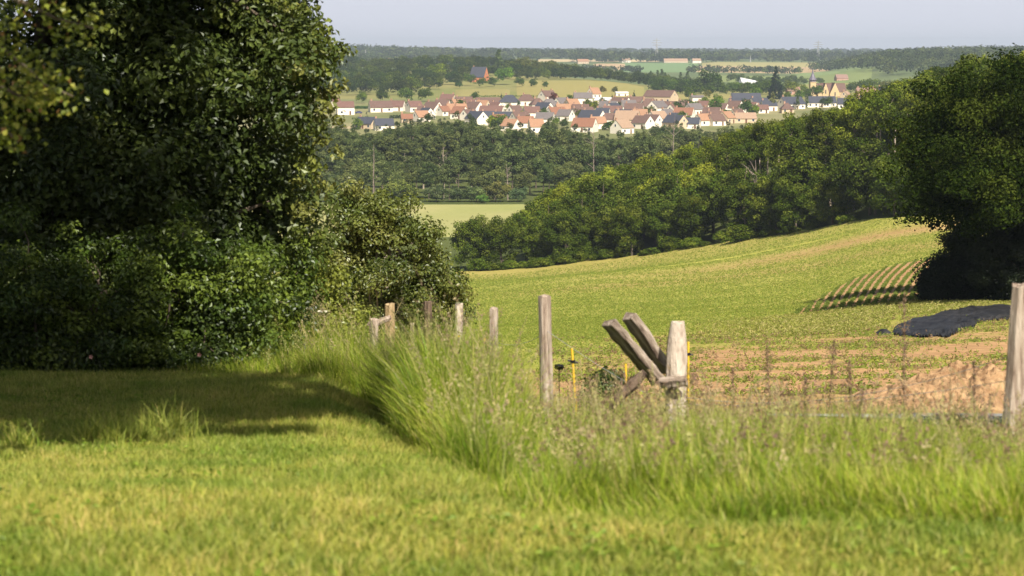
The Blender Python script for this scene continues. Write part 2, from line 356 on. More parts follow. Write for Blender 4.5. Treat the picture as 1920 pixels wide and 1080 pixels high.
def clump_cloud(centres, radii, per, lsize, rs, pal, squash=0.75, shell=0.6, up=0.5, wild=0.5, pw=None):
    """leaves spread through clumps; pal = list of linear colours, pw weights"""
    Ps, Ns, Sz, Cc = [], [], [], []
    pal = np.array(pal); nc = len(centres)
    for i in range(nc):
        m = int(per * (radii[i] / np.mean(radii)) ** 2)
        d = rs.normal(size=(m, 3)); d /= np.linalg.norm(d, axis=1, keepdims=True)
        r = radii[i] * (shell + (1 - shell) * rs.rand(m) ** 0.6) * (1 + 0.18 * rs.normal(size=m))
        Pp = centres[i] + d * r[:, None] * np.array([1, 1, squash])
        nn = d + np.array([0, 0, up]) + wild * rs.normal(size=(m, 3))
        Ps.append(Pp); Ns.append(nn); Sz.append(lsize * rs.uniform(0.65, 1.35, m))
        base = pal[rs.choice(len(pal), p=pw)] if nc > 6 else pal[rs.choice(len(pal), p=pw)]
        mixw = rs.rand(m)[:, None] * 0.6
        Cc.append((base * (1 - mixw) + pal[rs.choice(len(pal), m, p=pw)] * mixw) * rs.uniform(0.72, 1.3, m)[:, None])
    P_ = np.concatenate(Ps); N_ = np.concatenate(Ns); S_ = np.concatenate(Sz); C_ = np.concatenate(Cc)
    V, Fc = leaf_quads(P_, N_, S_, rs)
    return V, Fc, np.repeat(C_, 4, axis=0)

def ell_centres(n, c, r, rs, hollow=0.55, noise=0.18, low=-0.8):
    out = []
    while len(out) < n:
        d = rs.normal(size=3); d /= np.linalg.norm(d)
        if d[2] < low: continue
        q = hollow + (1 - hollow) * rs.rand() ** 0.7
        out.append(np.array(c) + d * q * np.array(r) * (1 + noise * rs.normal()))
    return np.array(out)

def limb_mb(mb, base, top, r0, r1, rng, n=5, segs=4, wob=0.08):
    L_ = (Vector(top) - Vector(base)).length
    pts = [Vector(base).lerp(Vector(top), t / segs) + Vector((rng.uniform(-1, 1), rng.uniform(-1, 1), rng.uniform(-.4, .6))) * (wob * L_ if 0 < t < segs else 0) for t in range(segs + 1)]
    mb.tube(pts, [r0 + (r1 - r0) * t / segs for t in range(segs + 1)], n)

def tree_proto(seed, Ht, cw, ch, nclump, crad, per, ls, pal, trunk_r=0.25, bark=None, kind='round', mat=None, pw=None, limbs=10, up=0.5, squash=0.72):
    """returns (crown mesh, trunk mesh), base at the origin"""
    rs = np.random.RandomState(seed); rng = random.Random(seed)
    z0 = Ht - ch
    if kind == 'round':
        cen = ell_centres(nclump, (0, 0, z0 + ch * 0.5), (cw / 2 - crad * 0.6, cw / 2 - crad * 0.6, ch / 2 - crad * 0.5), rs, 0.5, 0.14)
    elif kind == 'lobed':
        cen = []
        nb = 5 + seed % 3
        for b in range(nb):
            a = 2 * math.pi * b / nb + rs.rand(); rr = cw * 0.24 * rs.uniform(0.6, 1.2)
            zc = z0 + ch * rs.uniform(0.3, 0.72)
            cen.append(ell_centres(nclump // nb, (rr * math.cos(a), rr * math.sin(a), zc), (cw * 0.24, cw * 0.24, ch * 0.27), rs, 0.45, 0.15))
        cen = np.concatenate(cen)
    elif kind == 'spire':
        cen = []
        for i in range(nclump):
            t = rs.rand() ** 0.8; rr = (cw / 2) * math.sin(math.pi * min(1, 0.12 + 0.88 * t) ** 0.8) * rs.uniform(0.4, 1.0); a = rs.rand() * 6.28
            cen.append((rr * math.cos(a), rr * math.sin(a), z0 + ch * t * 0.97))
        cen = np.array(cen)
    elif kind == 'cone':
        cen = []
        for i in range(nclump):
            t = rs.rand() ** 1.3; rr = (cw / 2) * (1 - t) ** 0.85 * rs.uniform(0.55, 1.0); a = rs.rand() * 6.28
            cen.append((rr * math.cos(a), rr * math.sin(a), z0 + ch * t * 0.98 - rr * 0.12))
        cen = np.array(cen)
    rad = crad * rs.uniform(0.65, 1.3, len(cen))
    if kind == 'cone': rad *= np.clip(1.25 - (cen[:, 2] - z0) / ch, 0.25, 1)
    V, Fc, col = clump_cloud(cen, rad, per, ls, rs, pal, squash=squash, up=up, pw=pw)
    cm = mesh_np('crown', V, Fc, mat or LEAFFAR, col)
    mb = MB()
    mb.tube([(0, 0, -0.6), (rng.uniform(-.1, .1), 0, Ht * 0.15), (rng.uniform(-.3, .3), rng.uniform(-.3, .3), Ht * 0.45), (rng.uniform(-.3, .3), 0, Ht * 0.86)], [trunk_r * 1.35, trunk_r, trunk_r * 0.72, trunk_r * 0.15], 6)
    for i in range(limbs):
        c = cen[rng.randrange(len(cen))]; zb = max(Ht * 0.18, min(c[2] - abs(c[0]) * 0.6 - abs(c[1]) * 0.5, Ht * 0.7))
        limb_mb(mb, (0, 0, zb), tuple(c), trunk_r * 0.42, trunk_r * 0.08, rng, 4, 3)
    return cm, mb.mesh('trunk', bark or BARK)

TREES = {}
def plant(key, name, loc, scale, rz, color, label, cat, group=None, flat=False, sz=None):
    """a copy of a prototype: Empty > trunk, crown (flat: one mesh, for trees a few pixels tall)"""
    cm, tm = TREES[key]
    s3 = (scale, scale, sz if sz else scale)
    if flat:
        o = obj(name, cm); o.location = loc; o.rotation_euler = (0, 0, rz); o.scale = s3; o.color = (*color, 1)
    else:
        o = empty(name, loc, rz); o.scale = s3
        a = obj('trunk', tm, o); b = obj('crown', cm, o); b.color = (*color, 1)
    return tag(o, label, cat, group)

# ------------------------------------------------------------------ tree prototypes
DK = [(0.030, 0.052, 0.008), (0.055, 0.088, 0.012), (0.085, 0.120, 0.018), (0.125, 0.155, 0.026)]
YG = [(0.10, 0.145, 0.014), (0.15, 0.19, 0.02), (0.19, 0.22, 0.03), (0.06, 0.09, 0.012)]
GR = [(0.068, 0.098, 0.034), (0.105, 0.14, 0.050), (0.15, 0.185, 0.07), (0.040, 0.062, 0.024)]
TREES['wood_a'] = tree_proto(1, 13, 10.5, 11.5, 80, 1.30, 120, 0.46, DK, 0.25, kind='lobed')
TREES['wood_b'] = tree_proto(2, 12, 9.5, 11.0, 72, 1.25, 120, 0.44, DK, 0.22, kind='round')
TREES['wood_c'] = tree_proto(3, 14, 11, 12.0, 84, 1.35, 120, 0.46, DK, 0.25, kind='lobed')
TREES['edge_a'] = tree_proto(21, 13, 11, 13.4, 100, 1.3, 120, 0.44, DK, 0.25, kind='round')
TREES['edge_b'] = tree_proto(22, 12.5, 11.5, 13, 100, 1.3, 120, 0.44, DK, 0.25, kind='round')
TREES['edge_c'] = tree_proto(23, 13, 10, 13.6, 95, 1.25, 120, 0.42, DK + YG[3:], 0.25, kind='lobed')
TREES['chestnut'] = tree_proto(4, 13, 10.5, 10.5, 80, 1.2, 115, 0.42, YG, 0.25, kind='lobed')
TREES['stem'] = tree_proto(5, 19, 8.5, 8.5, 60, 1.0, 80, 0.42, DK + YG[:1], 0.24, bark=BARKPALE, kind='lobed', limbs=14)
TREES['stem_b'] = tree_proto(6, 20, 7.5, 10, 55, 0.95, 80, 0.42, YG, 0.22, bark=BARKPALE, kind='round', limbs=14)
TREES['shrub'] = tree_proto(7, 3.2, 4.6, 3.2, 40, 0.65, 80, 0.30, DK, 0.08, kind='round', limbs=4)
TREES['poplar'] = tree_proto(8, 20, 9.5, 17, 135, 0.9, 60, 0.5, GR, 0.26, bark=BARKPALE, kind='round', limbs=16)
TREES['poplar_b'] = tree_proto(9, 18, 10, 15, 90, 1.35, 75, 0.6, GR, 0.26, kind='lobed', limbs=12)
TREES['alder'] = tree_proto(10, 15, 10, 13, 72, 1.4, 75, 0.6, GR, 0.22, kind='round', limbs=8)
TREES['willow_bush'] = tree_proto(11, 5.5, 8, 5.5, 60, 0.85, 60, 0.42, GR, 0.12, kind='round', limbs=5)
TREES['far_oak'] = tree_proto(12, 13, 13, 12, 55, 1.7, 26, 1.0, DK, 0.4, kind='lobed', limbs=5)
TREES['far_round'] = tree_proto(13, 11, 10, 10.5, 45, 1.5, 26, 0.95, DK, 0.3, kind='round', limbs=4)
TREES['far_cone'] = tree_proto(14, 15, 6.5, 14.5, 60, 0.95, 26, 0.8, [(0.02, 0.035, 0.016), (0.03, 0.05, 0.02)], 0.25, kind='cone', limbs=0, up=0.1)
TREES['far_spire'] = tree_proto(15, 18, 4.5, 17, 50, 0.9, 26, 0.9, GR, 0.25, kind='spire', limbs=3)
TREES['far_bush'] = tree_proto(16, 3.5, 4.6, 3.5, 26, 0.8, 26, 0.6, DK, 0.1, kind='round', limbs=0)

ORD = ['first', 'second', 'third', 'fourth', 'fifth', 'sixth', 'seventh', 'eighth', 'ninth', 'tenth', 'eleventh', 'twelfth', 'thirteenth', 'fourteenth', 'fifteenth', 'sixteenth', 'seventeenth', 'eighteenth', 'nineteenth', 'twentieth', 'twenty-first', 'twenty-second', 'twenty-third', 'twenty-fourth']
rng = random.Random(5)
def jc(c, a=0.12):
    f = rng.uniform(1 - a * 1.3, 1 + a * 1.3); g = rng.uniform(-.05, .05)
    return (c[0] * f * (1 + g), c[1] * f, c[2] * f * (1 - g))

WTOP = lambda q: float(np.interp(q, [860, 930, 1010, 1040, 1100, 1180, 1240, 1300, 1350, 1400, 1450, 1500, 1560, 1600, 1650, 1700, 1750, 1800, 1900, 2000], [392, 388, 378, 340, 318, 296, 278, 262, 246, 232, 220, 209, 197, 182, 160, 138, 120, 106, 94, 86]))
VTOP = lambda q: float(np.interp(q, [520, 640, 690, 750, 800, 860, 910, 960, 1000, 1035, 1070, 1110, 1150, 1190, 1240, 1300, 1420], [238, 234, 246, 234, 226, 222, 232, 240, 244, 222, 240, 252, 262, 244, 230, 242, 236]))
def fit(s, q, Y, top, Ht):
    return min(s, (zpy(top, Y) - at(q, Y).z) / Ht)
# ---- the wood along the upper edge of the sown field
def wood_edge(px, off): return edgeY(px) + 3 + off
def tall_factor(px): return float(np.interp(px, [860, 1000, 1150, 1400, 1700, 1900], [0.92, 0.97, 1.0, 1.05, 1.05, 1.1]))
k_ = 0
pxs = np.arange(885, 2150, 62)
for row in range(10):
    off = [0, 7, 15, 24, 34, 45, 58, 72, 90, 112][row]
    step = 62 - row * 1.2
    px = 885 + (row % 2) * 30 - row * 2
    if row >= 2: px = 1000 + (row % 2) * 28
    n = 0
    while px < 1990:
        q = px + rng.uniform(-14, 14); Y = wood_edge(px, off) + rng.uniform(-2.5, 2.5)
        key = rng.choice(['wood_a', 'wood_b', 'wood_c']); col = jc((1.15, 1.12, 1.0), 0.2); s = rng.uniform(0.82, 1.06) * tall_factor(px); zz = None
        name = 'oak_tree'
        if row == 0: s *= 0.78 if px > 980 else 0.93; key = rng.choice(['edge_a', 'edge_b', 'edge_c'])
        if row == 1: s *= 0.92 if px > 1330 else 1.0
        if row in (2, 3) and px > 1330: key = rng.choice(['stem', 'stem', 'stem_b']); s *= rng.uniform(0.80, 0.92)
        if row in (4, 5, 6) and px > 1330: key = rng.choice(['stem', 'stem_b', 'wood_c']); s *= 0.95
        if row >= 2 and px < 1330 and rng.random() < 0.3: key = 'chestnut'
        if row >= 5 and rng.random() < 0.2: key = 'chestnut'
        if row == 2 and 1215 < px < 1300: key = 'chestnut'; col = (1.5, 1.4, 1.2); s = 0.95
        if key == 'chestnut': name = 'chestnut_tree'
        s = fit(s, q, Y, WTOP(q) + rng.uniform(0, 14), {'stem': 19, 'stem_b': 20, 'wood_c': 14, 'wood_b': 12, 'edge_b': 12.5}.get(key, 13))
        if s < .3: px += step; continue
        if row == 0:
            lab = f'dark green tree at the field edge of the wood, {ORD[n]} from the left end'
        elif row == 1:
            lab = f'tree of the second rank in the field-side wood, {ORD[n]} from the left'
        elif key in ('stem', 'stem_b'):
            lab = 'tall slender tree with pale bare trunk inside the field-side wood'
        elif key == 'chestnut':
            lab = 'yellow-green chestnut crown rising inside the field-side wood'
        else:
            lab = 'dark green crown deep inside the field-side wood'
        if row == 2 and 1215 < px < 1300: lab = 'brightest yellow-green chestnut crown in the middle of the field-side wood'
        plant(key, name, at(q, Y), s, rng.uniform(0, 6.28), col, lab, 'tree', {0: 'trees along the field edge', 1: 'second rank of wood trees'}.get(row, 'trees inside the field-side wood' if key not in ('stem', 'stem_b') else 'pale-trunked trees in the field-side wood'))
        n += 1; px += step
# low shrubs and light scrub at the foot of the wood
sr_ = random.Random(17)
for i, q in enumerate([900, 918, 944, 958, 981, 1004, 1017, 1043, 1062, 1096, 1121, 1137, 1168, 1207, 1226, 1262, 1301, 1322, 1357, 1391, 1442, 1480, 1531, 1590]):
    Y = wood_edge(q, -5.0 + sr_.uniform(-1.5, 1.5)); sc_ = sr_.uniform(0.45, 1.25); k_g = sr_.uniform(.9, 1.7)
    plant('shrub', 'shrub', at(q, Y), sc_, sr_.uniform(0, 6), (k_g, k_g, k_g * .8), f'low green shrub at the foot of the wood, {ORD[i]} from the left', 'shrub', 'shrubs at the foot of the wood', sz=sc_ * sr_.uniform(.4, .8))
# a dead pale snag among the pale trunks
def snag(px, Y, Ht, label, seed, name='dead_tree', spread=0.18):
    g_ = random.Random(seed); mb = MB(); b = at(px, Y)
    pts = [(0, 0, -0.5), (g_.uniform(-.2, .2), 0, Ht * .3), (g_.uniform(-.5, .5), 0, Ht * .65), (g_.uniform(-.6, .6), 0, Ht)]
    mb.tube(pts, [0.24, 0.2, 0.13, 0.04], 6)
    for i in range(13):
        z = Ht * g_.uniform(.3, .9); a = g_.uniform(0, 6.28); l_ = Ht * spread * g_.uniform(.6, 1.2)
        limb_mb(mb, (0, 0, z), (math.cos(a) * l_, math.sin(a) * l_, z + l_ * .8), 0.08, 0.02, g_, 4, 3)
    o = mb.build(name, BARKDEAD, loc=b); return tag(o, label, 'dead tree')
snag(1418, edgeY(1418) + 8, 12, 'pale dead tree with split trunk standing at the front of the wood', 3)
snag(1400, edgeY(1400) + 4, 7, 'bleached broken stump below the pale dead tree in the wood', 4, spread=0.3)

# ---- the grey-green wood on the valley floor below the village
k_ = 0
for row, Y in enumerate([722, 745, 770, 800, 835, 875, 920, 970, 1025, 1080]):
    px = 520 + (row % 2) * 20; step = 39 * 800 / (Y * 0.55 + 360); n = 0
    while px < 1420:
        if Y < 760 and px > 1070: px += step; continue
        if Y < 860 and px > 1210: px += step; continue
        key = rng.choice(['poplar', 'poplar_b', 'alder', 'poplar']); s = rng.uniform(0.80, 1.08)
        if row < 2: s *= 0.75; key = rng.choice(['alder', 'poplar_b', 'alder'])
        if row >= 8: s *= 0.86
        q = px + rng.uniform(-9, 9)
        col = jc((1.15, 1.1, 1.0), 0.14)
        s = fit(s, q, Y, VTOP(q) + rng.uniform(-3, 7), {'poplar': 20, 'poplar_b': 18, 'alder': 15}[key])
        if s < .35: px += step; continue
        if rng.random() < 0.25: col = tuple(a * b for a, b in zip(col, (0.75, 0.82, 0.75)))
        if row == 0: lab, gp = f'bushy alder at the meadow edge of the valley wood, {ORD[min(n, 23)]} from the left', 'front rank of the valley wood'
        elif row == 9: lab, gp = 'tall tree of the valley wood standing right below the village houses', 'rear rank of the valley wood'
        else: lab, gp = {'poplar': ('slim grey-green poplar in the middle of the valley wood', 'poplars of the valley wood'), 'poplar_b': ('broad grey-green poplar in the middle of the valley wood', 'broad poplars of the valley wood'), 'alder': ('round dark alder in the middle of the valley wood', 'alders of the valley wood')}[key]
        plant(key, {'alder': 'alder_tree'}.get(key, 'poplar_tree'), at(q, Y + rng.uniform(-8, 8)), s, rng.uniform(0, 6.28), col, lab, 'tree', gp)
        px += step; n += 1
for i, (q, s, c, lab) in enumerate([(818, .95, (1.0, 1.0, 1.1), 'dome-shaped dark willow bush, leftmost at the far edge of the pale meadow'), (858, .85, (.85, .9, .9), 'dull green willow bush second from the left at the meadow edge'),
        (893, .9, (1.3, 1.35, 1.3), 'light green willow bush in the middle of the meadow edge'), (930, 1.15, (1.6, 1.25, 1.0), 'brownish willow bush at the far edge of the pale meadow'),
        (971, .82, (1.1, 1.25, 1.5), 'silvery blue-green round bush at the right end of the meadow edge'), (905, .5, (1.2, 1.7, .9), 'small bright green bush in front of the meadow-edge willows'),
        (752, 1.3, (1.5, 1.4, .9), 'yellowish round tree between the willow bushes and the hedge maple'), (600, 1.2, (1.1, 1.1, .9), 'low bush at the meadow edge left of the hedge maple'), (555, 1.6, (1.7, 1.7, 1.0), 'light green round bush at the meadow edge beside the shaded oak'), (640, 1.2, (.9, 1, .8), 'dark bush at the meadow edge behind the hedge maple')]):
    plant('willow_bush', 'willow_bush', at(q, 704 - (6 if s == .5 else 0)), s, i * 1.3, c, lab, 'bush')
snag(832, 716, 14, 'thin pale dying poplar in front of the valley wood', 8)
snag(952, 712, 11, 'broken pale tree stump in the valley wood above the meadow', 9, spread=0.12)
snag(1113, 760, 20, 'bare pinkish dead tree where the two woods meet', 10)
snag(1262, 800, 23, 'bare reddish dead tree just below the village right of centre', 11)
snag(700, 717, 17, 'dead pale pole tree on the left of the valley wood', 12, spread=0.05)

# ------------------------------------------------------------------ village
def flat_mat(name, c, rough=0.85, var=0.12, scale=1.5, bump=0.1):
    if name in MATS: return MATS[name]
    return noise_mat(name, tuple(v * (1 - var) for v in c), tuple(min(1, v * (1 + var)) for v in c), scale, rough, bump)
WALL = {'white': flat_mat('render_white', (0.82, 0.76, 0.66), var=.06), 'cream': flat_mat('render_cream', (0.54, 0.43, 0.30), var=.06), 'beige': flat_mat('render_beige', (0.60, 0.45, 0.30), var=.08),
        'stone': flat_mat('wall_stone', (0.5, 0.38, 0.22), var=.12), 'orange': flat_mat('brick_orange', (0.50, 0.19, 0.09), var=.1), 'pink': flat_mat('brick_pink', (0.40, 0.24, 0.18), var=.1)}
ROOF = {'brown': flat_mat('tile_brown', (0.13, 0.082, 0.068), var=.3, scale=3), 'red': flat_mat('tile_red', (0.15, 0.085, 0.07), var=.25, scale=3), 'orange': flat_mat('tile_orange', (0.31, 0.178, 0.11), var=.2, scale=3),
        'terra': flat_mat('tile_terracotta', (0.22, 0.108, 0.068), var=.2, scale=3), 'slate': flat_mat('slate', (0.055, 0.060, 0.078), .45, var=.2, scale=3), 'grey': flat_mat('tile_grey', (0.14, 0.125, 0.125), var=.25, scale=3),
        'light': flat_mat('tile_light', (0.31, 0.215, 0.15), var=.2, scale=3), 'white': flat_mat('sheet_white', (0.62, 0.63, 0.66), .5, var=.05)}
GLASS = flat_mat('window_glass', (0.04, 0.05, 0.07), .15); FRAME = flat_mat('frame_white', (0.7, 0.7, 0.68), .5); DOOR = flat_mat('door_wood', (0.14, 0.07, 0.04), .6)
CHIM = flat_mat('chimney_brick', (0.42, 0.25, 0.17), var=.2)

def house(px, py, L_, D, rot, eave, roof, wall='white', label='', hip=False, pitch=42, chim=1, floors=1, name='house', Y=None, cat='house', Yr=(1150, 1760)):
    b = at(px, Y) if Y else hit(px, py, *Yr)
    o = empty(name, b, R(rot)); tag(o, label, cat, 'houses of the village' if cat == 'house' else None)
    rise = math.tan(R(pitch)) * D / 2; m = MB(); x, y = L_ / 2, D / 2
    if hip:
        m.box(-x, x, -y, y, -3, eave)
    else:
        m.add([(-x, -y, -3), (x, -y, -3), (x, y, -3), (-x, y, -3), (-x, -y, eave), (x, -y, eave), (x, y, eave), (-x, y, eave), (-x, 0, eave + rise), (x, 0, eave + rise)],
              [(0, 1, 5, 4), (1, 2, 6, 9, 5), (2, 3, 7, 6), (3, 0, 4, 8, 7), (4, 5, 9, 8), (6, 7, 8, 9), (0, 3, 2, 1)])
    m.build('wall', WALL[wall], o)
    r = MB(); ov = 0.35; th = 0.16; xo, yo = x + (ov if hip else 0.12), y + ov; ze = eave - math.tan(R(pitch)) * ov + 0.05; zr = eave + rise + 0.05
    if hip:
        hx = max(0.2, x - y * 0.8)
        r.add([(-xo, -yo, ze), (xo, -yo, ze), (xo, yo, ze), (-xo, yo, ze), (-hx, 0, zr + th), (hx, 0, zr + th), (-xo, -yo, ze + th), (xo, -yo, ze + th), (xo, yo, ze + th), (-xo, yo, ze + th)],
              [(6, 7, 5, 4), (7, 8, 5), (8, 9, 4, 5), (9, 6, 4), (0, 1, 7, 6), (1, 2, 8, 7), (2, 3, 9, 8), (3, 0, 6, 9), (0, 3, 2, 1)])
    else:
        for sg in (-1, 1):
            r.add([(-xo, sg * yo, ze), (xo, sg * yo, ze), (xo, 0, zr), (-xo, 0, zr), (-xo, sg * yo, ze + th), (xo, sg * yo, ze + th), (xo, 0, zr + th), (-xo, 0, zr + th)],
                  [(0, 1, 2, 3), (4, 7, 6, 5), (0, 4, 5, 1), (1, 5, 6, 2), (3, 2, 6, 7), (0, 3, 7, 4)])
    rf = r.build('roof', ROOF[roof], o)
    for k in range(chim):
        cx = (-1 if k == 0 else 1) * (x * (0.35 if hip else 0.8)); c_ = MB(); c_.box(cx - .4, cx + .4, -.35 + .6, .35 + .6, eave + rise * .5, eave + rise + 1.1); c_.box(cx - .5, cx + .5, -.45 + .6, .45 + .6, eave + rise + 1.1, eave + rise + 1.25)
        c_.build('chimney', CHIM, rf)
    def win(cx, cz, wd, ht, side):
        f_ = MB(); g_ = MB()
        if side == 'f': f_.box(cx - wd / 2 - .1, cx + wd / 2 + .1, -y - .04, -y + .01, cz - ht / 2 - .1, cz + ht / 2 + .1); g_.box(cx - wd / 2, cx + wd / 2, -y - .07, -y - .03, cz - ht / 2, cz + ht / 2)
        else:
            sg = -1 if side == 'l' else 1; xx = sg * x
            f_.box(min(xx, xx + sg * .04), max(xx, xx + sg * .04), cx - wd / 2 - .1, cx + wd / 2 + .1, cz - ht / 2 - .1, cz + ht / 2 + .1); g_.box(min(xx + sg * .03, xx + sg * .07), max(xx + sg * .03, xx + sg * .07), cx - wd / 2, cx + wd / 2, cz - ht / 2, cz + ht / 2)
        w_ = f_.build('window', FRAME, o); g_.build('pane', GLASS, w_)
    nwin = max(2, int(L_ / 3.6)); dk = nwin // 2
    for fl in range(floors):
        zc = 1.45 + fl * 2.7
        if zc + .6 > eave: break
        for k in range(nwin):
            cx = -x + L_ * (k + .5) / nwin
            if k == dk and fl == 0:
                d_ = MB(); d_.box(cx - .5, cx + .5, -y - .06, -y + .01, 0, 2.15); d_.build('door', DOOR, o)
            else: win(cx, zc, 1.15, 1.2, 'f')
    if not hip: win(0.3, eave + rise * 0.28, 0.9, 1.1, 'l' if rot > 0 else 'r')
    return o

